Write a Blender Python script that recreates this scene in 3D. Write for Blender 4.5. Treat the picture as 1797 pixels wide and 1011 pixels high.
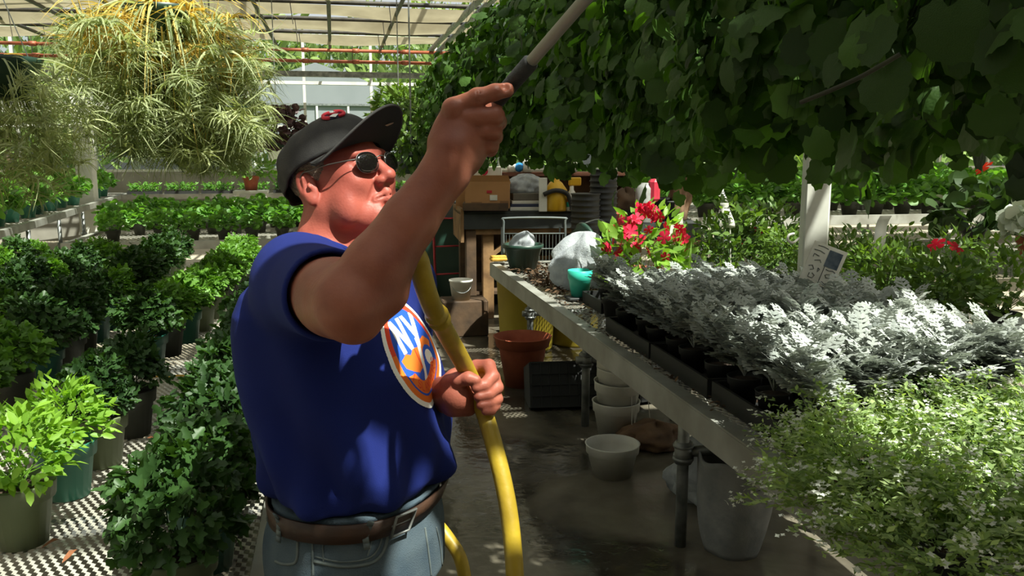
import bpy, bmesh, math, random
import numpy as np
from math import sin, cos, pi, radians, atan, sqrt
from mathutils import Vector, Matrix
from mathutils.bvhtree import BVHTree
for o in list(bpy.data.objects): bpy.data.objects.remove(o)
SC = bpy.context.scene
COL = SC.collection
rng = np.random.default_rng(7)
random.seed(7)

# ------------------------------------------------------------------ camera
F = 1500.0; CX = 898.5; CY = 505.5
TH = atan((505.5 - 265) / 1500); YW = radians(11.66); CZ = 1.62
Hv = np.array([sin(YW), cos(YW), 0]); Rv = np.array([cos(YW), -sin(YW), 0]); Zv = np.array([0, 0, 1.0])
FWv = Hv * cos(TH) - Zv * sin(TH); UPv = Hv * sin(TH) + Zv * cos(TH); Cv = np.array([0, 0, CZ])
cd = bpy.data.cameras.new('camera'); cam = bpy.data.objects.new('camera', cd); COL.objects.link(cam)
cam.location = Cv; cam.rotation_euler = (pi / 2 - TH, 0, -YW)
cd.sensor_fit = 'HORIZONTAL'; cd.sensor_width = 36; cd.lens = 36 * 1500 / 1797
cd.clip_start = 0.02; cd.clip_end = 300
SC.camera = cam

# ------------------------------------------------------------------ world, sun, exposure
SUN_EL = 57; SUN_DIR = np.array([0.30, -0.50, 0.0]); SUN_DIR[:2] /= np.linalg.norm(SUN_DIR[:2])
SUN_DIR = np.array([SUN_DIR[0] * cos(radians(SUN_EL)), SUN_DIR[1] * cos(radians(SUN_EL)), sin(radians(SUN_EL))])
w = bpy.data.worlds.new('world'); SC.world = w; w.use_nodes = True
nt = w.node_tree; nt.nodes.clear()
sky = nt.nodes.new('ShaderNodeTexSky'); sky.sky_type = 'NISHITA'; sky.sun_disc = False
sky.sun_elevation = radians(SUN_EL); sky.sun_rotation = math.atan2(SUN_DIR[0], SUN_DIR[1])
sky.air_density = 1.3; sky.dust_density = 3.0; sky.ozone_density = 1.0
hs = nt.nodes.new('ShaderNodeHueSaturation'); hs.inputs['Saturation'].default_value = 0.35
bg = nt.nodes.new('ShaderNodeBackground'); bg.inputs[1].default_value = 0.12
wo = nt.nodes.new('ShaderNodeOutputWorld')
nt.links.new(sky.outputs[0], hs.inputs['Color']); nt.links.new(hs.outputs[0], bg.inputs[0]); nt.links.new(bg.outputs[0], wo.inputs[0])
ld = bpy.data.lights.new('sun', 'SUN'); ld.energy = 8.5; ld.angle = radians(0.6); ld.color = (1.0, 0.95, 0.86)
sun = bpy.data.objects.new('sun', ld); COL.objects.link(sun)
sun.rotation_euler = Vector(SUN_DIR).to_track_quat('Z', 'Y').to_euler(); sun.location = (3, -6, 12)
SC.view_settings.view_transform = 'Standard'; SC.view_settings.look = 'None'
SC.view_settings.exposure = 0.52; SC.view_settings.gamma = 1.0; SC.view_settings.use_curve_mapping = False
SC.cycles.max_bounces = 8; SC.cycles.diffuse_bounces = 3; SC.cycles.glossy_bounces = 3
SC.cycles.transmission_bounces = 4; SC.cycles.transparent_max_bounces = 16
SC.cycles.use_denoising = True; SC.cycles.caustics_reflective = False; SC.cycles.caustics_refractive = False
SC.cycles.sample_clamp_indirect = 6

# ------------------------------------------------------------------ helpers
def ray(px, py): return FWv + (px - CX) / F * Rv + (CY - py) / F * UPv
def at(px, py, D):
    d = ray(px, py); return Cv + d * (D / (d @ Hv))
def pl(px, py, z):
    d = ray(px, py); return Cv + d * ((z - CZ) / d[2])
def nrm(v): v = np.asarray(v, float); return v / (np.linalg.norm(v) + 1e-12)

def tag(o, label=None, cat=None, group=None, kind=None):
    if label: o['label'] = label
    if cat: o['category'] = cat
    if group: o['group'] = group
    if kind: o['kind'] = kind
    return o
def link(name, me, m=None, parent=None, loc=None):
    o = bpy.data.objects.new(name, me); COL.objects.link(o)
    if m is not None and me is not None and len(me.materials) == 0:
        for x in (m if isinstance(m, (list, tuple)) else [m]): me.materials.append(x)
    if parent is not None: o.parent = parent
    if loc is not None: o.location = loc
    return o
def empty(name, loc=(0, 0, 0), rz=0, label=None, cat=None, group=None):
    o = bpy.data.objects.new(name, None); COL.objects.link(o); o.empty_display_size = 0.05
    o.location = loc; o.rotation_euler = (0, 0, rz); tag(o, label, cat, group); return o
def copy_tree(src, parent=None):
    c = src.copy(); COL.objects.link(c)
    if parent is not None: c.parent = parent
    for ch in src.children: copy_tree(ch, c)
    return c
ORD = ['first', 'second', 'third', 'fourth', 'fifth', 'sixth', 'seventh', 'eighth', 'ninth', 'tenth', 'eleventh', 'twelfth',
       'thirteenth', 'fourteenth', 'fifteenth', 'sixteenth', 'seventeenth', 'eighteenth', 'nineteenth', 'twentieth']

def mesh(name, V, Fc, smooth=False, mi=None, rnd=None):
    """V (n,3); Fc (m,3|4) array or list of faces"""
    me = bpy.data.meshes.new(name)
    V = np.asarray(V, np.float32)
    if isinstance(Fc, np.ndarray) and Fc.ndim == 2:
        k = Fc.shape[1]; m = len(Fc)
        me.vertices.add(len(V)); me.vertices.foreach_set('co', V.ravel())
        me.loops.add(m * k); me.loops.foreach_set('vertex_index', Fc.astype(np.int32).ravel())
        me.polygons.add(m); me.polygons.foreach_set('loop_start', np.arange(0, m * k, k, dtype=np.int32))
        me.polygons.foreach_set('loop_total', np.full(m, k, dtype=np.int32))
    else:
        me.from_pydata([tuple(map(float, v)) for v in V], [], [tuple(int(i) for i in f) for f in Fc])
    if mi is not None: me.polygons.foreach_set('material_index', np.asarray(mi, np.int32))
    me.update(calc_edges=True)
    if smooth: me.polygons.foreach_set('use_smooth', np.ones(len(me.polygons), bool))
    if rnd is not None:
        a = me.attributes.new('rnd', 'FLOAT', 'POINT'); a.data.foreach_set('value', np.asarray(rnd, np.float32))
    me.validate(); return me

class MB:
    """collects boxes, bars, tubes, lathes into one mesh"""
    def __init__(s): s.v = []; s.f = []; s.m = []; s.n = 0; s.cur = 0
    def add(s, V, Fc):
        V = np.asarray(V, float); s.v.append(V)
        for f in Fc: s.f.append([int(i) + s.n for i in f]); s.m.append(s.cur)
        s.n += len(V); return s
    def box(s, c, size, rot=None, bev=0.0):
        hx, hy, hz = np.array(size) / 2; c = np.array(c, float)
        if bev <= 0:
            V = np.array([[x, y, z] for x in (-hx, hx) for y in (-hy, hy) for z in (-hz, hz)])
            Fc = [(0, 1, 3, 2), (4, 6, 7, 5), (0, 4, 5, 1), (2, 3, 7, 6), (0, 2, 6, 4), (1, 5, 7, 3)]
        else:
            b = min(bev, hx * .9, hy * .9, hz * .9)
            def ring(x, y, z): return [[-x + b, -y, z], [x - b, -y, z], [x, -y + b, z], [x, y - b, z], [x - b, y, z], [-x + b, y, z], [-x, y - b, z], [-x, -y + b, z]]
            V = np.array(ring(hx - b * .7, hy - b * .7, -hz) + ring(hx, hy, -hz + b) + ring(hx, hy, hz - b) + ring(hx - b * .7, hy - b * .7, hz))
            Fc = [tuple(range(7, -1, -1)), tuple(range(24, 32))]
            for r in range(3):
                for i in range(8):
                    j = (i + 1) % 8; Fc.append((r * 8 + i, r * 8 + j, r * 8 + 8 + j, r * 8 + 8 + i))
        if rot is not None: V = V @ np.array(rot).T
        return s.add(V + c, Fc)
    def bar(s, a, b, w, h, up=(0, 0, 1)):
        a = np.array(a, float); b = np.array(b, float); d = b - a; L = np.linalg.norm(d); x = d / L
        y = np.cross(up, x)
        if np.linalg.norm(y) < 1e-4: y = np.cross((1, 0, 0), x)
        y = nrm(y); z = np.cross(x, y)
        return s.box((a + b) / 2, (L, w, h), np.stack([x, y, z], 1))
    def tube(s, pts, r, n=8, cap=True, closed=False):
        P = np.array(pts, float); m = len(P); r = np.full(m, r, float) if np.isscalar(r) else np.array(r, float)
        T = np.gradient(P, axis=0) if m > 2 else np.repeat((P[1] - P[0])[None], 2, 0)
        if closed: T = np.roll(P, -1, 0) - np.roll(P, 1, 0)
        T /= np.linalg.norm(T, axis=1)[:, None] + 1e-12
        u = np.cross(T[0], (0, 0, 1.0));
        if np.linalg.norm(u) < 1e-3: u = np.cross(T[0], (1.0, 0, 0))
        u = nrm(u); V = []
        for i in range(m):
            u = nrm(u - T[i] * (u @ T[i])); v = np.cross(T[i], u)
            for k in range(n):
                a = 2 * pi * k / n; V.append(P[i] + r[i] * (cos(a) * u + sin(a) * v))
        Fc = []
        for i in range(m if closed else m - 1):
            i2 = (i + 1) % m
            for k in range(n):
                k2 = (k + 1) % n; Fc.append((i * n + k, i * n + k2, i2 * n + k2, i2 * n + k))
        if cap and not closed: Fc.append(tuple(range(n - 1, -1, -1))); Fc.append(tuple((m - 1) * n + k for k in range(n)))
        return s.add(V, Fc)
    def lathe(s, prof, n=24, c=(0, 0, 0), rot=None, sy=1.0):
        V = []; m = len(prof)
        for (r, z) in prof:
            for k in range(n):
                a = 2 * pi * k / n; V.append((r * cos(a), r * sin(a) * sy, z))
        V = np.array(V)
        if rot is not None: V = V @ np.array(rot).T
        Fc = []
        for i in range(m - 1):
            for k in range(n):
                k2 = (k + 1) % n; Fc.append((i * n + k, i * n + k2, (i + 1) * n + k2, (i + 1) * n + k))
        return s.add(V + np.array(c, float), Fc)
    def sphere(s, c, r, n=12, m=8, rot=None):
        r = np.array([r, r, r]) if np.isscalar(r) else np.array(r); V = []
        for i in range(m + 1):
            t = pi * i / m
            for k in range(n):
                a = 2 * pi * k / n; V.append((sin(t) * cos(a), sin(t) * sin(a), -cos(t)))
        V = np.array(V) * r
        if rot is not None: V = V @ np.array(rot).T
        Fc = []
        for i in range(m):
            for k in range(n):
                k2 = (k + 1) % n; Fc.append((i * n + k, i * n + k2, (i + 1) * n + k2, (i + 1) * n + k))
        return s.add(V + np.array(c, float), Fc)
    def me(s, name, smooth=False):
        V = np.concatenate(s.v); M = mesh(name, V, s.f, smooth, s.m)
        return M
    def build(s, name, m, parent=None, smooth=False, loc=None):
        return link(name, s.me(name, smooth), m, parent, loc)

def spline(pts, n=40):
    P = np.array(pts, float); m = len(P); t = np.linspace(0, m - 1, n); out = []
    for x in t:
        i = min(int(x), m - 2); u = x - i
        p0 = P[max(i - 1, 0)]; p1 = P[i]; p2 = P[i + 1]; p3 = P[min(i + 2, m - 1)]
        out.append(.5 * ((2 * p1) + (-p0 + p2) * u + (2 * p0 - 5 * p1 + 4 * p2 - p3) * u * u + (-p0 + 3 * p1 - 3 * p2 + p3) * u ** 3))
    return np.array(out)

# ------------------------------------------------------------------ materials
def S(h):  # sRGB 0..255 -> linear
    return tuple([((c / 255) / 12.92 if c / 255 <= .04045 else ((c / 255 + .055) / 1.055) ** 2.4) for c in h]) + (1,)
def mat(name, c1, c2=None, rough=.6, metal=0, scale=8, detail=4, bump=0, bscale=None, spec=.5, emit=None, coord='Object', coat=0):
    m = bpy.data.materials.new(name); m.use_nodes = True; t = m.node_tree; b = t.nodes['Principled BSDF']
    b.inputs['Roughness'].default_value = rough; b.inputs['Metallic'].default_value = metal
    b.inputs['Specular IOR Level'].default_value = spec; b.inputs['Base Color'].default_value = S(c1)
    b.inputs['Coat Weight'].default_value = coat
    tc = t.nodes.new('ShaderNodeTexCoord')
    if c2 is not None:
        n = t.nodes.new('ShaderNodeTexNoise'); n.inputs['Scale'].default_value = scale; n.inputs['Detail'].default_value = detail
        r = t.nodes.new('ShaderNodeValToRGB'); r.color_ramp.elements[0].position = .35; r.color_ramp.elements[1].position = .65
        r.color_ramp.elements[0].color = S(c1); r.color_ramp.elements[1].color = S(c2)
        t.links.new(tc.outputs[coord], n.inputs['Vector']); t.links.new(n.outputs[0], r.inputs[0]); t.links.new(r.outputs[0], b.inputs['Base Color'])
    if bump:
        n2 = t.nodes.new('ShaderNodeTexNoise'); n2.inputs['Scale'].default_value = bscale or scale * 3; n2.inputs['Detail'].default_value = 4
        bp = t.nodes.new('ShaderNodeBump'); bp.inputs['Strength'].default_value = bump; bp.inputs['Distance'].default_value = .01
        t.links.new(tc.outputs[coord], n2.inputs['Vector']); t.links.new(n2.outputs[0], bp.inputs['Height']); t.links.new(bp.outputs[0], b.inputs['Normal'])
    return m
def leafmat(name, dark, light, trans=.4, tcol=None, rough=.45, spec=.35, crinkle=0):
    """leaf colour varies per leaf (attribute rnd) and per plant (object random); thin leaves let light through"""
    m = bpy.data.materials.new(name); m.use_nodes = True; t = m.node_tree; b = t.nodes['Principled BSDF']; out = t.nodes['Material Output']
    at_ = t.nodes.new('ShaderNodeAttribute'); at_.attribute_name = 'rnd'
    oi = t.nodes.new('ShaderNodeObjectInfo')
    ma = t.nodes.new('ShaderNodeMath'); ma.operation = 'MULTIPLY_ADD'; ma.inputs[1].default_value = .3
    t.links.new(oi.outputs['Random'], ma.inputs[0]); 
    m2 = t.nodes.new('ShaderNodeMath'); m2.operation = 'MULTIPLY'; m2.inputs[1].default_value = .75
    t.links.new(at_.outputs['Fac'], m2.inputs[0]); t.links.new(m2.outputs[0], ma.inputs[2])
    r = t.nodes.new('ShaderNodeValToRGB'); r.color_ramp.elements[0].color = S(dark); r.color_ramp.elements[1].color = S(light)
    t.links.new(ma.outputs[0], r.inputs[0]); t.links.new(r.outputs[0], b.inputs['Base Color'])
    b.inputs['Roughness'].default_value = rough; b.inputs['Specular IOR Level'].default_value = spec
    if crinkle:
        tc = t.nodes.new('ShaderNodeTexCoord'); nn = t.nodes.new('ShaderNodeTexNoise'); nn.inputs['Scale'].default_value = 70; nn.inputs['Detail'].default_value = 2
        bp = t.nodes.new('ShaderNodeBump'); bp.inputs['Strength'].default_value = crinkle; bp.inputs['Distance'].default_value = .006
        t.links.new(tc.outputs['Object'], nn.inputs['Vector']); t.links.new(nn.outputs[0], bp.inputs['Height']); t.links.new(bp.outputs[0], b.inputs['Normal'])
    tr = t.nodes.new('ShaderNodeBsdfTranslucent')
    hsv = t.nodes.new('ShaderNodeMixRGB'); hsv.blend_type = 'MULTIPLY'; hsv.inputs[0].default_value = 1
    hsv.inputs[2].default_value = tcol or (1.5, 1.6, .5, 1)
    t.links.new(r.outputs[0], hsv.inputs[1]); t.links.new(hsv.outputs[0], tr.inputs[0])
    mx = t.nodes.new('ShaderNodeMixShader'); mx.inputs[0].default_value = trans
    t.links.new(b.outputs[0], mx.inputs[1]); t.links.new(tr.outputs[0], mx.inputs[2]); t.links.new(mx.outputs[0], out.inputs[0])
    return m
def glassmat(name, tint=(.93, .97, .95, 1), refl=.12, dust=.03, dcol=(200, 205, 200)):
    m = bpy.data.materials.new(name); m.use_nodes = True; t = m.node_tree; t.nodes.clear()
    out = t.nodes.new('ShaderNodeOutputMaterial'); tp = t.nodes.new('ShaderNodeBsdfTransparent'); tp.inputs[0].default_value = tint
    gl = t.nodes.new('ShaderNodeBsdfGlossy'); gl.inputs['Roughness'].default_value = .08
    lw = t.nodes.new('ShaderNodeLayerWeight'); lw.inputs[0].default_value = refl
    mx = t.nodes.new('ShaderNodeMixShader'); t.links.new(lw.outputs['Fresnel'], mx.inputs[0]); t.links.new(tp.outputs[0], mx.inputs[1]); t.links.new(gl.outputs[0], mx.inputs[2])
    df = t.nodes.new('ShaderNodeBsdfTranslucent'); df.inputs[0].default_value = S(dcol)
    m2 = t.nodes.new('ShaderNodeMixShader'); m2.inputs[0].default_value = dust
    t.links.new(mx.outputs[0], m2.inputs[1]); t.links.new(df.outputs[0], m2.inputs[2]); t.links.new(m2.outputs[0], out.inputs[0])
    return m
def clothmat(name, c1, c2, trans=.5, scale=3, open_=0.0):
    m = mat(name, c1, c2, rough=.9, scale=scale); t = m.node_tree; b = t.nodes['Principled BSDF']; out = t.nodes['Material Output']
    tr = t.nodes.new('ShaderNodeBsdfTranslucent'); src = b.inputs['Base Color'].links[0].from_socket; t.links.new(src, tr.inputs[0])
    mx = t.nodes.new('ShaderNodeMixShader'); mx.inputs[0].default_value = trans
    t.links.new(b.outputs[0], mx.inputs[1]); t.links.new(tr.outputs[0], mx.inputs[2])
    if open_ > 0:
        tp = t.nodes.new('ShaderNodeBsdfTransparent'); m3 = t.nodes.new('ShaderNodeMixShader'); m3.inputs[0].default_value = open_
        t.links.new(mx.outputs[0], m3.inputs[1]); t.links.new(tp.outputs[0], m3.inputs[2]); t.links.new(m3.outputs[0], out.inputs[0])
    else: t.links.new(mx.outputs[0], out.inputs[0])
    return m

M = {}
M['alu'] = mat('aluminium', (168, 168, 162), (140, 138, 130), rough=.5, metal=.25, scale=5, bump=.1)
M['galv'] = mat('galvanised_steel', (150, 152, 150), (105, 108, 108), rough=.5, metal=.6, scale=14, bump=.15)
M['mesh'] = mat('expanded_steel', (188, 184, 174), (160, 156, 146), rough=.5, metal=.25, scale=4)
M['whitepaint'] = mat('white_paint', (225, 224, 216), (196, 195, 186), rough=.6, scale=4, bump=.1)
M['wood'] = mat('old_wood', (146, 112, 74), (104, 76, 48), rough=.75, scale=6, bump=.3)
M['wood_dark'] = mat('dark_wood', (88, 66, 46), (58, 44, 32), rough=.8, scale=6, bump=.3)
M['black'] = mat('black_plastic', (26, 26, 27), (36, 36, 36), rough=.62, scale=6)
M['blacktable'] = mat('dark_table_edge', (38, 42, 42), (52, 56, 55), rough=.7, scale=6)
M['terra'] = mat('terracotta', (176, 92, 62), (150, 74, 50), rough=.75, scale=7, bump=.1)
M['soil'] = mat('potting_soil', (40, 30, 24), (66, 50, 38), rough=.95, scale=60, bump=.6)
M['potgreen'] = mat('teal_pot', (62, 132, 112), (52, 116, 98), rough=.45, scale=5)
M['potolive'] = mat('olive_pot', (112, 122, 88), (96, 106, 76), rough=.5, scale=5)
M['potdark'] = mat('dark_pot', (46, 50, 42), (60, 62, 52), rough=.5, scale=5)
M['potteal'] = mat('dark_teal_pot', (28, 86, 76), (34, 98, 84), rough=.45, scale=5)
M['rust'] = mat('copper_pipe', (172, 96, 66), (140, 76, 54), rough=.5, metal=.3, scale=9)
M['darkpipe'] = mat('dark_pipe', (84, 78, 70), (58, 54, 50), rough=.6, metal=.4, scale=8)
M['cloth'] = clothmat('shade_cloth', (196, 184, 156), (170, 158, 132), trans=.32, scale=2)
M['glass'] = glassmat('greenhouse_glass')
M['white'] = mat('white_plastic', (226, 224, 216), (206, 203, 194), rough=.5, scale=6)
# ------------------------------------------------------------------ floor
def floor_material():
    m = bpy.data.materials.new('wet_concrete'); m.use_nodes = True; t = m.node_tree; b = t.nodes['Principled BSDF']
    tc = t.nodes.new('ShaderNodeTexCoord')
    n = t.nodes.new('ShaderNodeTexNoise'); n.inputs['Scale'].default_value = .9; n.inputs['Detail'].default_value = 6; n.inputs['Distortion'].default_value = .6
    r = t.nodes.new('ShaderNodeValToRGB'); r.color_ramp.elements[0].position = .44; r.color_ramp.elements[1].position = .56
    r.color_ramp.elements[0].color = (0, 0, 0, 1); r.color_ramp.elements[1].color = (1, 1, 1, 1)
    t.links.new(tc.outputs['Object'], n.inputs['Vector']); t.links.new(n.outputs[0], r.inputs[0])
    n2 = t.nodes.new('ShaderNodeTexNoise'); n2.inputs['Scale'].default_value = 7; n2.inputs['Detail'].default_value = 8
    t.links.new(tc.outputs['Object'], n2.inputs['Vector'])
    r2 = t.nodes.new('ShaderNodeValToRGB'); r2.color_ramp.elements[0].color = S((40, 37, 33)); r2.color_ramp.elements[1].color = S((84, 78, 68))
    r3 = t.nodes.new('ShaderNodeValToRGB'); r3.color_ramp.elements[0].color = S((150, 140, 122)); r3.color_ramp.elements[1].color = S((196, 186, 166))
    for x in (r2, r3): t.links.new(n2.outputs[0], x.inputs[0])
    # wet in the aisle, dry elsewhere
    sx = t.nodes.new('ShaderNodeSeparateXYZ'); t.links.new(tc.outputs['Object'], sx.inputs[0])
    mr = t.nodes.new('ShaderNodeMapRange'); mr.inputs[1].default_value = 2.6; mr.inputs[2].default_value = 3.6; t.links.new(sx.outputs[0], mr.inputs[0])
    mr2 = t.nodes.new('ShaderNodeMapRange'); mr2.inputs[1].default_value = 7.8; mr2.inputs[2].default_value = 8.6; t.links.new(sx.outputs[1], mr2.inputs[0])
    mr3 = t.nodes.new('ShaderNodeMapRange'); mr3.inputs[1].default_value = -.6; mr3.inputs[2].default_value = -1.4; t.links.new(sx.outputs[0], mr3.inputs[0])
    mx1 = t.nodes.new('ShaderNodeMath'); mx1.operation = 'MAXIMUM'; t.links.new(mr.outputs[0], mx1.inputs[0]); t.links.new(mr2.outputs[0], mx1.inputs[1])
    mx1b = t.nodes.new('ShaderNodeMath'); mx1b.operation = 'MAXIMUM'; t.links.new(mx1.outputs[0], mx1b.inputs[0]); t.links.new(mr3.outputs[0], mx1b.inputs[1])
    mul = t.nodes.new('ShaderNodeMath'); mul.operation = 'MULTIPLY'; mul.inputs[1].default_value = .3; t.links.new(r.outputs[0], mul.inputs[0])
    dry = t.nodes.new('ShaderNodeMath'); dry.operation = 'MAXIMUM'; t.links.new(mul.outputs[0], dry.inputs[0]); t.links.new(mx1b.outputs[0], dry.inputs[1])
    mix = t.nodes.new('ShaderNodeMixRGB'); t.links.new(dry.outputs[0], mix.inputs[0]); t.links.new(r2.outputs[0], mix.inputs[1]); t.links.new(r3.outputs[0], mix.inputs[2])
    t.links.new(mix.outputs[0], b.inputs['Base Color'])
    rr = t.nodes.new('ShaderNodeMapRange'); rr.inputs[3].default_value = .07; rr.inputs[4].default_value = .6; t.links.new(dry.outputs[0], rr.inputs[0]); t.links.new(rr.outputs[0], b.inputs['Roughness'])
    bp = t.nodes.new('ShaderNodeBump'); bp.inputs['Strength'].default_value = .25; bp.inputs['Distance'].default_value = .02
    t.links.new(n2.outputs[0], bp.inputs['Height']); t.links.new(bp.outputs[0], b.inputs['Normal'])
    return m
M['floor'] = floor_material()
fl = MB().box((4, 6, -.05), (34, 26, .1)).build('floor', M['floor']); tag(fl, kind='structure')
M['ground'] = mat('outdoor_grass', (96, 122, 60), (70, 96, 44), rough=.95, scale=.6, bump=.3)
gd = MB().box((0, 40, -.12), (160, 90, .1)).build('ground', M['ground']); tag(gd, kind='structure')

# ------------------------------------------------------------------ end wall of the greenhouse
YE = 17.0; ZT = 3.7
wb = empty('wall_back', (0, YE, 0)); tag(wb, kind='structure')
x0, x1 = -13.0, 17.0
p = MB().box((0, 0, .62), (x1 - x0, .12, 1.24)); p.build('base_panel', mat('concrete_kerb', (150, 146, 136), (128, 124, 114), rough=.8, scale=2), wb, loc=((x0 + x1) / 2, 0, 0))
xs = np.arange(x0, x1 + .1, 1.25)
mm = MB().box((0, 0, ZT / 2 + .6), (.05, .09, ZT - 1.2)).me('mullion')
pm = MB().box((0, 0, 0), (1.2, .008, .8)).me('pane'); pm.materials.append(M['glass'])
for i, x in enumerate(xs):
    link('mullion', mm, M['whitepaint'], wb, (x, 0, 0))
    if i < len(xs) - 1:
        for z in (1.66, 2.48, 3.3): link('pane', pm, None, wb, (x + .625, 0, z))
for z, h in ((1.24, .09), (2.07, .06), (2.89, .06), (3.72, .12)):
    MB().box(((x0 + x1) / 2, 0, z), (x1 - x0, .1, h)).build('transom', M['whitepaint'], wb)
# posts of the far bay
post = MB().box((0, 0, 1.6), (.2, .2, 3.2)).box((0, 0, 3.24), (.4, .4, .08))
for k, (px, D, wd) in enumerate(((151, 13.0, .24), (240, 16.2, .12), (437, 16.0, .12))):
    q = at(px, 300, D); o = MB().box((0, 0, 1.25 if k == 0 else 1.7), (wd, wd, 2.5 if k == 0 else 3.4), bev=.01).build('column', M['whitepaint'], loc=(q[0], q[1], 0)); tag(o, kind='structure')
q = at(120, 188, 13.0); o = MB().box((-1.0, 0, 0), (3.4, .14, .16)).build('beam', M['whitepaint'], loc=(q[0], q[1], q[2])); tag(o, kind='structure')
# side walls, far out
for nm, X in (('wall_left', x0), ('wall_right', x1)):
    wl = empty(nm, (X, 0, 0)); tag(wl, kind='structure')
    ys = np.arange(-5, YE + .1, 1.5)
    mw = MB().box((0, 0, 1.7), (.08, .05, 3.4)).me('mullion'); pw = MB().box((0, 0, 0), (.008, 1.45, 3.0)).me('pane'); pw.materials.append(M['glass'])
    for i, y in enumerate(ys):
        link('mullion', mw, M['whitepaint'], wl, (0, y, 0))
        if i < len(ys) - 1: link('pane', pw, None, wl, (0, y + .75, 2.0))
    MB().box((0, 6, .25), (.12, 22, .5)).build('base_panel', M['whitepaint'], wl)
    MB().box((0, 6, 3.5), (.12, 22, .12)).build('eave_beam', M['whitepaint'], wl)

wf = empty('wall_front_added', (0, -5.1, 0)); tag(wf, kind='structure')  # unseen solid wall, added to block sky light from behind the camera
MB().box((2.0, 0, 2.6), (x1 - x0, .1, 5.2)).build('added_boarding', mat('grey_boards', (120, 114, 102), (98, 92, 82), rough=.85, scale=3), wf)
# ------------------------------------------------------------------ roof: rafters, glass, purlins
rf = empty('ceiling', (0, 0, 0)); tag(rf, kind='structure')
ridge = 2.0; zr = 5.6; ze = 3.75
for y in np.arange(-4, YE + .1, 1.75):
    MB().bar((x0, y, ze), (ridge, y, zr), .05, .09).build('rafter', M['whitepaint'], rf)
    MB().bar((ridge, y, zr), (x1, y, ze), .05, .09).build('rafter', M['whitepaint'], rf)
sl = [np.array([(x0, 0, ze), (ridge, 0, zr)]), np.array([(ridge, 0, zr), (x1, 0, ze)])]
for a, b in sl:
    n = 6
    for i in range(n):
        p = a + (b - a) * i / n; q = a + (b - a) * (i + 1) / n
        g = MB().bar((p[0], 6.4, p[2] + .06), (q[0], 6.4, q[2] + .06), 21.5, .006).build('roof_pane', M['glass'], rf)
        MB().box((p[0], 6.4, p[2] + .07), (.06, 21.5, .06)).build('purlin', M['alu'], rf)
# longitudinal pipes under the curtains
for i, X in enumerate((-4.6, -3.7, -2.8, -1.87, -.94, 0.0, .92, 1.86, 2.02, 2.9, 3.9, 4.9)):
    MB().tube([(X, -2, 3.5), (X, YE - .1, 3.5)], .028 if X not in (1.86, 2.02) else .045, 8).build('pipe', M['darkpipe'] if X not in (1.86, 2.02) else M['galv'], rf, smooth=True)
for i, y in enumerate(np.arange(-1.4, 16.2, 1.5)):
    MB().tube([(x0, y, 3.58), (x1, y, 3.58)], .03, 8).build('cross_pipe', M['darkpipe'], rf, smooth=True)
    # short hangers
    mb = MB()
    for X in np.arange(-7, 8, 1.3): mb.tube([(X, y, 3.58), (X + .03, y, 3.3 + .1 * sin(X * 5 + y))], .006, 5)
    mb.build('hanger_wire', M['darkpipe'], rf)
# retracted / part drawn shade cloths, one per bay; SHADE[(bay)] = list of (x0,x1,y0,y1) panels
def cloth(xa, xb, ya, yb, z, seed, sag=.05):
    r = np.random.default_rng(seed); nx = max(4, int((xb - xa) / .25)); ny = 8
    X, Y = np.meshgrid(np.linspace(xa, xb, nx), np.linspace(ya, yb, ny), indexing='ij')
    v = (Y - ya) / (yb - ya); ph = r.uniform(0, 6)
    Zz = z - sag * np.sin(pi * v) * (1 + .5 * np.sin(X * 2.1 + ph)) + .015 * np.sin(Y * 40 + X)
    V = np.stack([X, Y, Zz], -1).reshape(-1, 3)
    i = np.arange(nx - 1)[:, None] * ny + np.arange(ny - 1)[None]; i = i.ravel()
    return mesh('shade_cloth', V, np.stack([i, i + ny, i + ny + 1, i + 1], 1), True)
bays = np.arange(-1.4, 16.2, 1.5)
SH = []
CL = [(-1.35, -.06), (1.32, 2.22), (2.5, 2.98), (3.95, 4.2), (5.7, 6.1), (6.5, 7.4)]  # near cloths lie out of view, spaced to shape sun patches and shade
CL += [(y + .08, y + .95) for y in bays[6:]]
for bi, (ya_, yb_) in enumerate(CL):
    me = cloth(x0, x1, ya_, yb_, 3.56, bi, .08)
    o = link('shade_curtain', me, M['cloth'])
    n = len(CL) - bi
    tag(o, 'part-drawn beige shade cloth strung across under the roof glass, %s from the end wall' % ORD[n - 1], 'shade cloth', 'shade cloths under the roof'); SH.append(o)
# copper coloured pipes along the end wall
for z, yy in ((3.42, 16.3), (3.24, 16.45)):
    q = MB().tube([(-5.5, yy, z), (2.6, yy, z)], .03, 8)
    for X in np.arange(-5, 2.6, .9): q.tube([(X, yy, z), (X + .12, yy, z)], .042, 8)
    o = q.build('copper_pipe', M['rust'], smooth=True)
    tag(o, 'upper copper-coloured pipe running along the far end wall' if z > 3.3 else 'lower copper-coloured pipe running along the far end wall', 'pipe')
    mb = MB()
    for X in np.arange(-5, 2.6, 1.8): mb.tube([(X, yy, z), (X, yy, 3.6)], .008, 5)
    mb.build('hanger', M['darkpipe'], o)
o = MB().box((-1.5, 16.6, 3.02), (9, .1, .1)).build('gutter', M['galv']); tag(o, 'grey metal gutter crossing the far end wall below the copper-coloured pipes', 'gutter')

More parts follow.
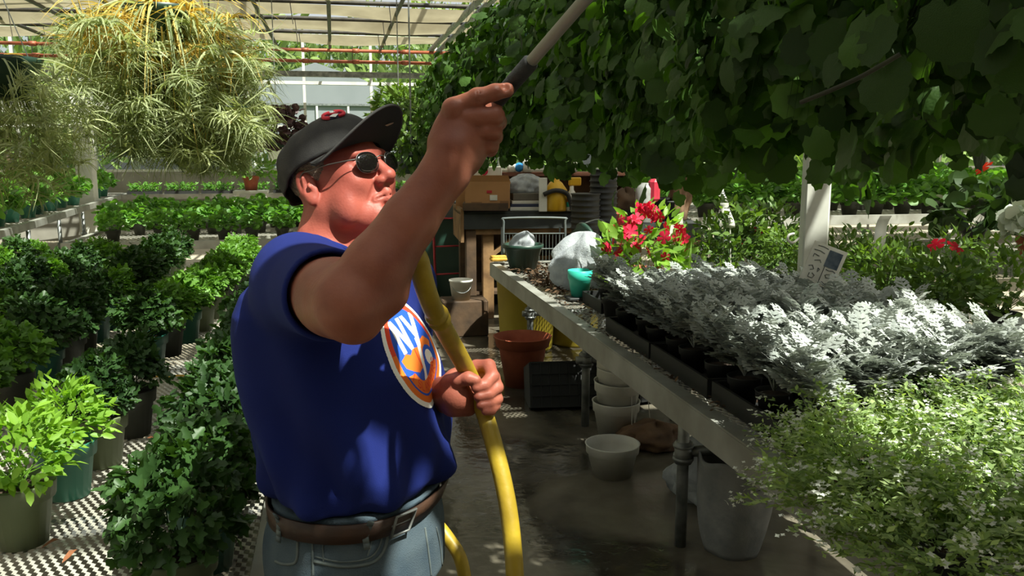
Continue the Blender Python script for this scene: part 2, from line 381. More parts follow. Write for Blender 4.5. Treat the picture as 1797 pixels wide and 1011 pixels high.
# ------------------------------------------------------------------ outside: another greenhouse
gh = empty('far_greenhouse', at(560, 300, 34) * np.array([1, 1, 0]), label='white gabled greenhouse standing outside beyond the end wall', cat='greenhouse')
M['film'] = mat('white_film', (132, 135, 139), (120, 124, 128), rough=.5, scale=.5)
hw = 3.6; he = 3.4; hr = 5.0; L = 9
prof = [(-hw, 0), (-hw, he), (-hw * .5, he + (hr - he) * .62), (0, hr), (hw * .5, he + (hr - he) * .62), (hw, he), (hw, 0)]
V = [(x, y, z) for y in (0, L) for x, z in prof]
MB().add(V, [(5, 12, 11, 4), (4, 11, 10, 3), (3, 10, 9, 2), (2, 9, 8, 1)]).build('roof', M['film'], gh)
MB().add([(x, 0.0, z) for x, z in prof], [tuple(range(7))]).build('gable_wall', M['film'], gh)
MB().box((-hw, L / 2, he / 2), (.06, L, he)).box((hw, L / 2, he / 2), (.06, L, he)).build('side_wall', M['film'], gh)
for x in np.arange(-hw, hw + .1, 1.2): MB().box((x, -.05, he / 2), (.08, .08, he)).build('mullion', M['whitepaint'], gh)
for z in (1.0, 2.2, he): MB().box((0, -.06, z), (2 * hw, .08, .08)).build('transom', M['galv'], gh)
MB().box((.4, -.08, 1.6), (4.6, .05, .9)).build('window', mat('far_window', (96, 92, 80), (120, 114, 98), rough=.3, scale=3), gh)
# ------------------------------------------------------------------ leaf templates (x along the leaf, z = normal)
def fan(pts, center, cup=0.0):
    P = np.array([center] + list(pts), float); n = len(pts)
    T = np.array([[0, i + 1, (i + 1) % n + 1] for i in range(n)]); return P, T
def leaf_ovate(w=.5, bend=.15):
    P = np.array([[0, 0, 0], [.3, w * .42, .04], [.68, w * .36, -bend * .4], [1, 0, -bend], [.68, -w * .36, -bend * .4], [.3, -w * .42, .04], [.45, 0, -.05]])
    T = np.array([[6, 0, 5], [6, 5, 4], [6, 4, 3], [6, 3, 2], [6, 2, 1], [6, 1, 0]]); return P, T
def leaf_lobed():
    o = [(0, .03), (.16, .26), (.34, .17), (.5, .40), (.66, .20), (.86, .20), (1.0, 0), (.86, -.20), (.66, -.20), (.5, -.40), (.34, -.17), (.16, -.26), (0, -.03)]
    pts = [(x, y, -.22 * x * x + .25 * abs(y)) for x, y in o]
    P, T = fan(pts[::-1], (.42, 0, -.06)); return P, T
def leaf_round(n=16, sc=.07, cup=.16):
    pts = []
    for k in range(n):
        a = -pi + 2 * pi * (k + .5) / n; r = .5 * (1 + (sc if k % 2 else -sc)); 
        if k in (0, n - 1): r *= .62
        pts.append((.5 + r * cos(a), r * sin(a) * 1.02, -cup * (r * 2) ** 2 * (.6 + .4 * cos(a * 2))))
    P, T = fan(pts, (.5, 0, .0)); return P, T
def leaf_small():
    P = np.array([[0, 0, 0], [.5, .2, 0], [1, 0, -.1], [.5, -.2, 0]]); T = np.array([[0, 2, 1], [0, 3, 2]]); return P, T
def leaf_miller():
    V = []; T = []
    def q(a, b, w1, w2):
        a = np.array(a, float); b = np.array(b, float); d = b - a; n = np.array([-d[1], d[0], 0]); n /= np.linalg.norm(n) + 1e-9
        i = len(V); V.extend([a - n * w1, a + n * w1, b + n * w2, b - n * w2]); T.extend([[i, i + 2, i + 1], [i, i + 3, i + 2]])
    q((0, 0, 0), (.5, 0, .03), .03, .05); q((.5, 0, .03), (.95, 0, -.06), .05, .035)
    for k, (x, L) in enumerate(((.24, .2), (.42, .30), (.62, .28), (.80, .18))):
        for s in (-1, 1):
            m = (x + L * .42, s * L * .62, .03 - .05 * x); q((x, 0, .02), m, .035, .065)
            q(m, (m[0] + L * .45, m[1] + s * L * .18, -.03), .055, .035); q(m, (m[0] + L * .05, m[1] + s * L * .42, -.03), .05, .032)
    q((.9, 0, -.05), (1.05, .09, -.09), .045, .03); q((.9, 0, -.05), (1.05, -.09, -.09), .045, .03)
    return np.array(V), np.array(T)
LOV = leaf_ovate(); LLB = leaf_lobed(); LRD = leaf_round(); LSM = leaf_small(); LML = leaf_miller(); LRD2 = leaf_round(10, .05, .12)

def frames(d, n):
    """rotation matrices with x=d, z~n"""
    d = d / (np.linalg.norm(d, axis=1)[:, None] + 1e-9); y = np.cross(n, d); y /= np.linalg.norm(y, axis=1)[:, None] + 1e-9
    z = np.cross(d, y); return np.stack([d, y, z], 2)
def inst(tmpl, pos, R, s, r, rnd=None):
    P, T = tmpl; k = len(pos); n = len(P)
    V = np.einsum('kij,nj->kni', R, P) * s[:, None, None] + pos[:, None, :]
    Tt = (T[None] + (np.arange(k) * n)[:, None, None]).reshape(-1, 3)
    rr = np.repeat(r.uniform(0, 1, k) if rnd is None else rnd, n)
    return V.reshape(-1, 3), Tt, rr
def merge(parts):
    V = []; T = []; R = []; n = 0
    for v, t, r in parts: V.append(v); T.append(t + n); R.append(r); n += len(v)
    return np.concatenate(V), np.concatenate(T), np.concatenate(R)
def unit(r, k): v = r.normal(size=(k, 3)); return v / np.linalg.norm(v, axis=1)[:, None]
def stems(r, k, base, tip, rad=.002):
    """thin 3-sided stems from base points to tip points"""
    d = tip - base; u = np.cross(d, [0, 0, 1.0]) + 1e-5; u /= np.linalg.norm(u, axis=1)[:, None]; v = np.cross(d, u); v /= np.linalg.norm(v, axis=1)[:, None] + 1e-9
    V = []; 
    for a in (0, 2.1, 4.2): V.append(base + rad * (cos(a) * u + sin(a) * v))
    V.append(tip); V = np.stack(V, 1).reshape(-1, 3)
    T0 = np.array([[0, 1, 3], [1, 2, 3], [2, 0, 3]]); T = (T0[None] + (np.arange(k) * 4)[:, None, None]).reshape(-1, 3)
    return V, T, np.full(len(V), .15)
def mound(seed, n, rx, rz, tmpl, size, z0=0., ry=None, up=.35, inner=.45, lump=.18, droop=0., jit=.5, nst=24, low=.22):
    """rounded leafy mound; z0 = height of its base"""
    r = np.random.default_rng(seed); ry = ry or rx
    d = unit(r, n); d[:, 2] = np.abs(d[:, 2]) * 1.0 - low; d /= np.linalg.norm(d, axis=1)[:, None]
    ph = r.uniform(0, 6, 6)
    lp = 1 + lump * (np.sin(d[:, 0] * 5 + ph[0]) * np.sin(d[:, 1] * 5 + ph[1]) + .6 * np.sin(d[:, 2] * 7 + ph[2] + d[:, 0] * 3))
    rad = (inner + (1 - inner) * r.uniform(0, 1, n) ** .45) * lp
    pos = d * rad[:, None] * np.array([rx, ry, rz]); pos[:, 2] += z0 + rz * .22
    nn = d * .8 + unit(r, n) * jit + np.array([0, 0, up]); dd = d + unit(r, n) * .7 + np.array([0, 0, -droop])
    R = frames(dd, nn); s = size * r.uniform(.65, 1.25, n)
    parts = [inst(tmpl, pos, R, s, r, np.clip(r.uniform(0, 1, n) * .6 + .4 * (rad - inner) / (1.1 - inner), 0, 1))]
    if nst:
        dt = d[:nst]; tip = dt * np.array([rx, ry, rz]) * .85 + np.array([0, 0, z0 + rz * .22]); b = np.zeros((nst, 3)); b[:, :2] = r.normal(size=(nst, 2)) * .02; b[:, 2] = z0 - .02
        parts.append(stems(r, nst, b, tip, .003))
    return merge(parts)
def bmesh_of(name, data): V, T, R = data; return mesh(name, V, T, False, None, R)

def pot_mesh(r=.08, h=.155, wall=.004):
    """nursery pot with a deep band rim; returned base at z=0"""
    b = r * .72
    prof = [(0, .004), (b * .97, .004), (b, 0), (b + (r - b) * .72, h * .72), (b + (r - b) * .72 + .001, h * .725), (r * 1.03, h * .735), (r * 1.07, h * .97), (r * 1.10, h), (r * 1.02, h), (r * .99, h * .9), (r * .95, h * .86), (0, h * .87)]
    return prof
MAXR = 24
def make_pot(mt, r, h, parent, n=24):
    prof = pot_mesh(r, h); outer = prof[:-1]
    o = MB().lathe(outer, n).build('pot', mt, parent, True)
    s = MB().lathe([(r * .955, h * .862), (r * .5, h * .9), (0, h * .91)], n).build('soil', M['soil'], parent, True)
    return o
# prototype meshes (shared)
POTM = {}
def pot_me(kind, r, h, n=20):
    k = (kind, round(r, 3), round(h, 3))
    if k not in POTM:
        a = MB().lathe(pot_mesh(r, h)[:-1], n).me('pot', True); a.materials.append(M[kind])
        b = MB().lathe([(r * .955, h * .862), (r * .5, h * .9), (0, h * .91)], n).me('soil', True); b.materials.append(M['soil'])
        POTM[k] = (a, b)
    return POTM[k]
def potted(name, fol, kind, r, h, loc, label, cat, group=None, rz=None, sc=1.0, sxy=1.0, sz=1.0):
    t = empty(name, loc, random.uniform(0, 6.28) if rz is None else rz, label, cat, group)
    a, b = pot_me(kind, r, h); link('pot', a, None, t); link('soil', b, None, t)
    f = link('foliage', fol, None, t, (0, 0, h + (.012 if sz == 1.0 else 0))); f.scale = (sc * sxy, sc * sxy, sc * sz)
    return t
M['mum'] = leafmat('mum_leaf', (34, 64, 24), (118, 164, 66), .35)
M['mumd'] = leafmat('mum_leaf_dark', (22, 44, 24), (66, 98, 48), .3)
M['herb'] = leafmat('bright_leaf', (70, 112, 30), (150, 190, 70), .4)
M['seed'] = leafmat('seedling_leaf', (48, 92, 36), (120, 168, 78), .4)
M['stemg'] = mat('green_stem', (86, 116, 52), (110, 130, 66), rough=.6)
MUM = []
for k in range(5):
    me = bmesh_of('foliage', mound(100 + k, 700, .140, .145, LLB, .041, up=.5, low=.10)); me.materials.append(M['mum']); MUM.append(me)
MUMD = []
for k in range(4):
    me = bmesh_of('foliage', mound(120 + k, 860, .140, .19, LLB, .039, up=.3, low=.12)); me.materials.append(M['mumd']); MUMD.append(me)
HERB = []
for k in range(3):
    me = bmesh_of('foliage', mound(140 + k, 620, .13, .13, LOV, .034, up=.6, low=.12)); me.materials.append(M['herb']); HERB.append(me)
MUMS = []  # lighter meshes for the far benches
for k in range(4):
    me = bmesh_of('foliage', mound(160 + k, 150, .15, .15, LRD2, .065, up=.6, nst=10)); me.materials.append(M['seed']); MUMS.append(me)
# ------------------------------------------------------------------ benches
def expanded(y0, y1, x0, x1, L=.046, Sw=.025, wd=.0050, th=.002):
    nx = int((x1 - x0) / (L / 2)); ny = int((y1 - y0) / (Sw / 2))
    I, J = np.meshgrid(np.arange(nx), np.arange(ny), indexing='ij'); ok = (I + J) % 2 == 0; I = I[ok]; J = J[ok]
    V = []; T = []; base = 0
    for dj in (1, -1):
        m = (J + dj >= 0) & (J + dj <= ny) & (I + 1 <= nx); i = I[m]; j = J[m]
        a = np.stack([x0 + i * L / 2 + .17 * L, y0 + j * Sw / 2, np.zeros(len(i))], 1); b = np.stack([x0 + (i + 1) * L / 2 - .17 * L, y0 + (j + dj) * Sw / 2, np.zeros(len(i))], 1)
        off = np.array([0, wd / 2, th / 2])
        k = len(a); V.append(np.stack([a - off, b - off, b + off, a + off], 1).reshape(-1, 3))
        T.append(np.array([[0, 1, 2, 3]])[None].repeat(k, 0).reshape(-1, 4) + (np.arange(k) * 4)[:, None] + base); base += 4 * k
    c = np.stack([x0 + I * L / 2, y0 + J * Sw / 2, np.zeros(len(I))], 1); e = np.array([.18 * L, 0, 0]); off = np.array([0, wd * .95, 0]); k = len(c)
    V.append(np.stack([c - e - off, c + e - off, c + e + off, c - e + off], 1).reshape(-1, 3)); T.append(np.array([[0, 1, 2, 3]])[None].repeat(k, 0).reshape(-1, 4) + (np.arange(k) * 4)[:, None] + base)
    V = np.concatenate(V)[:, [1, 0, 2]]; return mesh('mesh_top', V, np.concatenate(T))
def bench(name, label, x0, x1, y0, y1, z, railh=.09, railw=.035, fine=1.0, legs=(), leg_in=.18, rot=0, cat='bench', origin=(0, 0), lip=.02, foot=True):
    t = empty(name, (origin[0], origin[1], 0), rot, label, cat)
    for (a, b) in (((x0, y0), (x1, y0)), ((x1, y0), (x1, y1)), ((x1, y1), (x0, y1)), ((x0, y1), (x0, y0))):
        mb = MB().bar((a[0], a[1], z + lip - railh / 2), (b[0], b[1], z + lip - railh / 2), railw, railh)
        d = nrm(np.array([b[0] - a[0], b[1] - a[1], 0])); s = np.array([-d[1], d[0], 0]) * .012
        mb.bar(np.array([a[0], a[1], z + lip + .0035]) + s, np.array([b[0], b[1], z + lip + .0035]) + s, railw + .020, .007)
        mb.build('rail', M['alu'], t)
    o = link('mesh_top', expanded(x0 + .01, x1 - .01, y0 + .01, y1 - .01, .044 * fine, .024 * fine, .0056 * fine), M['mesh'], t, (0, 0, z - .004)); tag(o, kind='stuff')
    cb = MB().box(((x0 + x1) / 2, 0, z - .035), (x1 - x0, .03, .04)).me('cross_bar')
    for y in np.arange(y0 + .5, y1, .85): link('cross_bar', cb, M['galv'], t, (0, y, 0))
    for (lx, ly) in legs:
        mb = MB().tube([(lx, ly, 0), (lx, ly, z - .05)], .024, 10)
        o = mb.build('leg', M['galv'], t, True)
        c = MB().tube([(lx, ly, .36), (lx, ly, .45)], .036, 10).tube([(lx, ly, .372), (lx, ly, .384)], .043, 10).tube([(lx, ly, .428), (lx, ly, .44)], .043, 10); c.build('clamp', M['galv'], o, True)
    return t
bl = bench('plant_bench', 'long wire mesh plant bench with rows of pots, beside the man', -2.6, -.175, 1.0, 6.95, .66, .07, .03, 1.0,
           [(-.45, y) for y in (1.6, 3.6, 5.6, 6.8)] + [(-2.3, y) for y in (1.6, 3.6, 5.6, 6.8)])
l2 = bench('plant_bench', 'silver rimmed plant bench behind the long mesh bench, small pots along its front', -2.75, .9, 9.45, 12.6, .66, .08, .03, 2.2,
           [(x, y) for x in (-2.6, -1, .7) for y in (9.6, 12.4)])
ang = math.atan2(-(-3.691 + 3.106), (16.764 - 8.857))
l3 = bench('plant_bench', 'raised plant bench with a slanting grey rail, green pots and slim legs', -3.0, 0, -.6, 7.7, .85, .07, .04, 2.2,
           [(x, y) for x in (-.15, -1.6) for y in (0.1, 1.6, 3.1, 4.6, 6.1, 7.5)], rot=ang, origin=(-3.106, 8.857))
l4 = bench('plant_bench', 'low grey bench of seedling trays along the foot of the end wall', -3.62, 2.6, 15.9, 16.8, .85, .08, .04, 2.5, [(x, 16.0) for x in np.arange(-3.4, 2.6, 1.2)])
br = bench('plant_bench', 'waist high bench with an angled aluminium rail carrying silver dusty miller and white alyssum', 1.185, 2.08, 1.0, 6.5, .75, .095, .04, 1.2,
           [(1.36, 1.75), (1.36, 3.13), (1.42, 4.72), (1.42, 6.2), (1.98, 1.75), (1.98, 3.13), (1.98, 4.72), (1.98, 6.2)], lip=.006)
for y in (1.75, 3.13, 4.72, 6.2):
    MB().tube([(1.36, y, .405), (1.98, y, .405)], .022, 10).build('brace', M['galv'], br, True)
r3 = bench('plant_bench', 'mesh bench of bushy green plants just behind the white wooden post', 2.5, 3.45, 3.0, 6.0, .74, .08, .03, 1.8, [(2.6, 3.2), (3.3, 3.2), (2.6, 5.8), (3.3, 5.8)])
r2 = bench('plant_bench', 'raised bench with a grey rail holding begonias in clay pots', 3.70, 5.2, 2.6, 5.1, 1.0, .09, .03, 1.8, [(3.9, 2.8), (5.0, 2.8), (3.9, 4.9), (5.0, 4.9)])
r4 = bench('plant_bench', 'wide grey bench of green seedlings far across the greenhouse beyond the white post', 3.9, 12.0, 9.0, 15.6, .85, .10, .04, 3.0, [(x, 9.15) for x in np.arange(4.1, 12, 1.6)] + [(x, 15.4) for x in np.arange(4.1, 12, 1.6)])

# ------------------------------------------------------------------ plants on the left bench
ZB = .66
KN = {'potgreen': 'bright teal', 'potolive': 'olive grey', 'potdark': 'dark brown', 'potteal': 'dark teal'}
def mumplant(x, y, kind, fol, label, group, r=.076, h=.155, sc=1.0, z=ZB, name='potted_chrysanthemum', cat='potted plant'):
    return potted(name, fol, kind, r, h, (x, y, z + .001), label, cat, group, sc=sc)
rowB = [(-.93, 1.86, 'potolive', HERB[2], .9, 'bright leafy plant poking in at the very edge of the photo beside an olive pot'),
        (-.785, 2.2, 'potolive', HERB[0], 1.05, 'nearest olive grey pot of bright green leaves on the mesh bench'),
        (-.765, 2.50, 'potgreen', HERB[1], .95, 'bright teal pot of light green sprigs on the sunlit mesh'),
        (-.735, 2.74, 'potolive', MUMD[0], .72, 'olive grey pot of dark leaves just behind the bright teal pot'),
        (-.705, 3.02, 'potdark', MUMD[1], .78, 'dark brown pot of tall dark foliage at the front of the gap in the row'),
        (-.83, 3.95, 'potteal', MUMD[2], .85, 'dark teal pot behind the gap in the row, under dark bushy leaves'),
        (-.80, 4.22, 'potdark', MUM[0], .85, 'dark brown pot next behind the dark teal pot past the gap'),
        (-.765, 4.50, 'potgreen', MUM[1], .9, 'teal pot of sunlit green leaves in the middle row of the mesh bench'),
        (-.73, 4.79, 'potolive', MUM[2], .9, 'olive pot of sunlit leaves right behind the middle row teal pot'),
        (-.71, 5.15, 'potolive', MUM[3], .9, 'olive pot of sunlit leaves, second behind the middle row teal pot'),
        (-.70, 5.5, 'potdark', MUM[4], .9, 'dark pot of leaves, third behind the middle row teal pot'),
        (-.70, 5.85, 'potdark', MUM[0], .9, 'dark pot of leaves, fourth behind the middle row teal pot'),
        (-.69, 6.2, 'potdark', MUM[1], .9, 'dark pot of leaves, fifth behind the middle row teal pot'),
        (-.69, 6.55, 'potdark', MUM[2], .9, 'dark pot of leaves ending the middle row of the mesh bench')]
for x, y, k, f, s, lb in rowB: mumplant(x, y, k, f, lb, None, sc=s, h=.16, r=.08)
def rowof(X, ys, seed, tmpl, rowname, kinds, sc=(.78, .95), jx=.02):
    r = random.Random(seed); n = len(ys)
    for i, y in enumerate(ys):
        k = r.choice(kinds); f = r.choice(tmpl)
        lb = '%s pot of chrysanthemum, %s from the front in the %s' % (KN[k], ORD[i], rowname)
        mumplant(X + r.uniform(-jx, jx), y + r.uniform(-.02, .02), k, f, lb, 'potted chrysanthemums, ' + rowname, sc=r.uniform(*sc), r=.077, h=.155)
rowof(-.33, [1.74 + .255 * i for i in range(18)], 1, MUMD, 'row beside the aisle', ['potolive', 'potolive', 'potteal'], (.80, .95))  # only dark foliage in this row, its colour also standing in for shade
rowof(-1.2, [3.05, 3.38, 3.73, 4.02, 4.32, 4.62, 4.92, 5.22, 5.52, 5.82, 6.12, 6.42, 6.72], 2, MUM + MUMD, 'third row from the aisle', ['potdark', 'potteal', 'potdark', 'potolive'])
rowof(-1.66, [3.9 + .3 * i for i in range(10)], 3, MUM + MUMD, 'fourth row from the aisle', ['potdark', 'potteal', 'potolive'])
rowof(-2.1, [4.7 + .32 * i for i in range(7)], 4, MUM + MUMD, 'fifth row from the aisle', ['potdark', 'potteal', 'potolive'])
# yellow tape across the mesh
for (a, b, lb) in (((248, 662), (338, 659), 'frayed yellow strap lying across the wire mesh of the plant bench'), ((378, 528), (415, 520), 'short yellow strap end on the mesh farther along the bench')):
    p = pl(*a, .672); q = pl(*b, .672)
    pts = [p + (q - p) * u + np.array([0, .006 * sin(u * 9), .002 * sin(u * 20)]) for u in np.linspace(0, 1, 14)]
    mb = MB()
    for i in range(13): mb.bar(pts[i], pts[i + 1], .02, .003)
    o = mb.build('strap', mat('yellow_strap', (200, 160, 60), (150, 116, 40), rough=.8, scale=30)); tag(o, lb, 'strap')
# a few fallen leaves on the mesh
M['deadleaf'] = mat('dead_leaf', (150, 92, 58), (110, 70, 44), rough=.8, scale=20)
for (px, py, lb) in ((258, 772, 'brown curled dead leaf on the mesh between the bench rows'), (104, 950, 'small brown dead leaf on the mesh near the nearest pots'), (136, 968, 'tiny pale dead leaf on the mesh close to the bottom edge')):
    q = pl(px, py, .668); P, T = LOV
    V = P * np.array([.045, .05, .08]); o = link('dead_leaf', mesh('dead_leaf', V, T), M['deadleaf'], loc=q + np.array([0, 0, .006])); o.rotation_euler = (0.1, .1, px); tag(o, lb, 'dead leaf')

# small pots along the second bench
def far_rows(rows, z, seed, tmpl, base, cat='potted plant', r=.08, h=.13, kinds=('potdark',), sc=(.8, 1.0), name='potted_seedling', tf=None):
    rr = random.Random(seed)
    for ri, (y, xs, rowname) in enumerate(rows):
        for i, x in enumerate(xs):
            p = (x, y + rr.uniform(-.04, .04), z + .001)
            if tf is not None: p = tf(p)
            k = rr.choice(kinds)
            potted(name, rr.choice(tmpl), k, r, h, p, '%s, %s along the %s' % (base, ORD[i], rowname), cat, base + ' in the ' + rowname, sc=rr.uniform(*sc) * (.78 if 'front row of the second' in rowname else 1))
far_rows([(9.72, [-2.32, -1.84, -1.51, -1.19, -.9, -.58, -.2, .2], 'front row of the second bench'),
          (10.55, [-2.5 + .27 * i for i in range(12)], 'second row of the second bench'),
          (11.3, [-2.5 + .29 * i for i in range(11)], 'third row of the second bench'),
          (12.2, [-2.5 + .3 * i for i in range(11)], 'last row of the second bench')], .66, 5, MUMS, 'small dark pot of seedling', sc=(.85, 1.15), r=.075)
ca, sa = cos(ang), sin(ang)
def tf3(p): return (-3.106 + p[0] * ca - p[1] * sa, 8.857 + p[0] * sa + p[1] * ca, p[2])
rr = random.Random(9)
for ri, x in enumerate((-.28, -.72, -1.15)):
    for i in range(13):
        p = tf3((x + rr.uniform(-.03, .03), -.4 + .62 * i, .851)); pc = at(151, 300, 13.0)
        if math.hypot(p[0] - pc[0], p[1] - pc[1]) < .5: continue
        k = rr.choice(['potgreen', 'potteal', 'potdark', 'potgreen'])
        rn = ('first', 'second', 'third')[ri] + ' line in from the slanting rail'
        potted('potted_seedling', rr.choice(MUMS), k, .105, .17, p, '%s pot of seedling, %s along the %s' % (KN[k], ORD[i], rn), 'potted plant', 'green pots on the slanting bench, ' + rn, sc=rr.uniform(1.2, 1.55))
# seedling trays at the foot of the end wall
TRAY = MB()
TRAY.box((0, 0, .03), (.52, .26, .008)).box((0, .13, .035), (.54, .01, .07)).box((0, -.13, .035), (.54, .01, .07)).box((.265, 0, .035), (.01, .26, .07)).box((-.265, 0, .035), (.01, .26, .07))
tray_me = TRAY.me('tray'); tray_me.materials.append(M['black'])
r = np.random.default_rng(55); n = 260
pos = np.stack([r.uniform(-.25, .25, n), r.uniform(-.12, .12, n), r.uniform(.08, .2, n)], 1)
seed_me = bmesh_of('seedlings', inst(LOV, pos, frames(unit(r, n) + [0, 0, .1], unit(r, n) * .6 + [0, 0, 1]), .07 * r.uniform(.6, 1.2, n), r)); seed_me.materials.append(M['seed'])
for i, x in enumerate(np.arange(-3.3, 2.4, .62)):
    t = empty('seedling_tray', (x, 16.25, .85), 0, 'black tray of dark green seedlings, %s along the end wall bench' % ORD[i], 'seedling tray', 'seedling trays at the end wall')
    link('tray', tray_me, None, t); tag(link('seedlings', seed_me, None, t), kind='stuff')
# far right bench rows
far_rows([(9.35, [6.15 - 1.9 + .37 * i for i in range(15)], 'front row of the wide far bench'),
          (10.2, [4.3 + .42 * i for i in range(16)], 'second row of the wide far bench'),
          (11.2, [4.3 + .46 * i for i in range(16)], 'third row of the wide far bench'),
          (12.4, [4.3 + .48 * i for i in range(16)], 'fourth row of the wide far bench'),
          (13.7, [4.3 + .5 * i for i in range(16)], 'fifth row of the wide far bench'),
          (15.1, [4.3 + .5 * i for i in range(16)], 'rearmost row of the wide far bench')], .85, 6, MUMS, 'dark pot of green seedling', r=.11, h=.17, sc=(1.3, 1.6))
# terracotta-potted plant on the end wall bench
for (px, lb, s) in ((441, 'leafy green plant in a clay pot on the bench at the end wall', 1.0), (520, 'leafy green plant in a clay pot hidden partly behind the man, at the end wall', .8)):
    q = at(px, 334, 15.6 if s < 1 else 13.2)
    me = bmesh_of('foliage', mound(int(px), 260, .36 * s, .30 * s, LOV, .12, up=.5)); me.materials.append(M['mum'])
    if s == 1.0:
        st = empty('plant_stand', (q[0], q[1], 0), 0, 'low white crate-like stand under the clay-potted plant near the end wall', 'stand')
        MB().box((0, 0, q[2] - .02), (.5, .4, .04)).build('stand_top', M['whitepaint'], st)
        for sx in (-1, 1):
            for sy in (-1, 1): MB().box((sx * .22, sy * .17, (q[2] - .04) / 2), (.04, .04, q[2] - .04)).build('leg', M['whitepaint'], st)
    t = empty('potted_plant', q if s == 1.0 else (q[0], 16.2, .85), 0, lb, 'potted plant')
    a, b = pot_me('terra', .12, .22); link('pot', a, None, t); link('soil', b, None, t); link('foliage', me, None, t, (0, 0, .2))
# ------------------------------------------------------------------ dusty miller
M['miller'] = leafmat('silver_leaf', (126, 132, 130), (204, 208, 202), .20, tcol=(1.0, 1.02, .9, 1), rough=.8, spec=.1)
M['alyss'] = leafmat('alyssum_leaf', (88, 116, 62), (190, 208, 146), .42)
M['petal_w'] = leafmat('white_petal', (205, 210, 196), (240, 240, 232), .35, tcol=(1, 1, .95, 1), rough=.7)
M['petal_r'] = leafmat('red_petal', (190, 16, 48), (228, 44, 82), .3, tcol=(1, .5, .5, 1), rough=.6)
M['petal_o'] = leafmat('orange_red_petal', (200, 40, 24), (232, 78, 50), .3, tcol=(1, .5, .4, 1), rough=.6)
def miller(seed, n=100, h=.23):
    r = np.random.default_rng(seed); k = 9
    # several upright leaning stems, leaves spiralling off each
    P = []; D = []; N = []; Sx = []; st_b = []; st_t = []
    for j in range(k):
        a = r.uniform(0, 6.28); lean = r.uniform(.05, .55); hh = h * r.uniform(.6, 1.05)
        tip = np.array([cos(a) * lean * hh, sin(a) * lean * hh, hh * .92]); st_b.append([0, 0, 0]); st_t.append(tip)
        m = n // k
        for i in range(m):
            u = .22 + .8 * (i + r.uniform(0, 1)) / m; b = i * 2.4 + r.uniform(-.4, .4)
            o = np.array([cos(b), sin(b), .25 + .9 * u]); P.append(tip * min(u, 1.0)); D.append(o)
            N.append(np.array([-cos(b) * (.3 + .5 * u), -sin(b) * (.3 + .5 * u), 1.0]) + r.normal(size=3) * .22); Sx.append(.115 * (1.15 - .45 * u) * r.uniform(.8, 1.15))
    P = np.array(P); D = np.array(D); N = np.array(N); Sx = np.array(Sx)
    parts = [inst(LML, P, frames(D, N), Sx, r), stems(r, k, np.array(st_b), np.array(st_t), .004)]
    return merge(parts)
MIL = []
for k in range(5):
    me = bmesh_of('foliage', miller(300 + k)); me.materials.append(M['miller']); MIL.append(me)
# black trays under them
TB = MB()
TB.box((0, 0, .004), (.44, .56, .008)).box((.22, 0, .035), (.012, .58, .07)).box((-.22, 0, .035), (.012, .58, .07)).box((0, .285, .035), (.45, .012, .07)).box((0, -.285, .035), (.45, .012, .07))
big_tray = TB.me('growing_tray'); big_tray.materials.append(M['black'])
ti = 0
for ix, x in enumerate((1.50, 1.95)):
    for iy in range(3):
        y = 2.42 + .6 * iy
        o = link('growing_tray', big_tray, None, loc=(x, y, .752)); o.rotation_euler = (0, 0, random.uniform(-.03, .03))
        tag(o, 'black plastic tray of dusty miller pots, %s along the %s' % (ORD[iy], ('rail side', 'post side')[ix]), 'tray', 'black trays under the dusty miller')
rr = random.Random(31); cnt = 0
for iy in range(9):
    y = 2.22 + .205 * iy
    for ix in range(4):
        x = 1.37 + .215 * ix
        px, py = x + rr.uniform(-.02, .02), y + rr.uniform(-.02, .02)
        t = potted('dusty_miller', MIL[rr.randrange(5)], 'black', .055, .10, (px, py, .762), 'silver dusty miller, %s in from the rail, %s row of trays counted from the alyssum' % (ORD[ix], ORD[iy]), 'potted plant', 'dusty millers on the bench', sc=rr.uniform(.92, 1.1), sxy=1.12, sz=(.98 if iy < 5 else .80))
for (x, y, lb) in ((1.42, 4.25, 'lone dusty miller standing beside the grassy spider plant'), (2.35, 3.3, 'dusty miller leaning outward over the far bench rim'), (2.28, 2.75, 'sunlit dusty miller leaning past the far bench rim'), (2.36, 2.3, 'bright dusty miller at the photo edge beyond the far rim')):
    zz = .752 if x < 2.1 else .70
    t = potted('dusty_miller', MIL[rr.randrange(5)], 'black', .055, .10, (x if x < 2.1 else x - .34, y, .752), lb, 'potted plant', sc=1.05, sz=(.85 if x < 2.1 else 1.01))
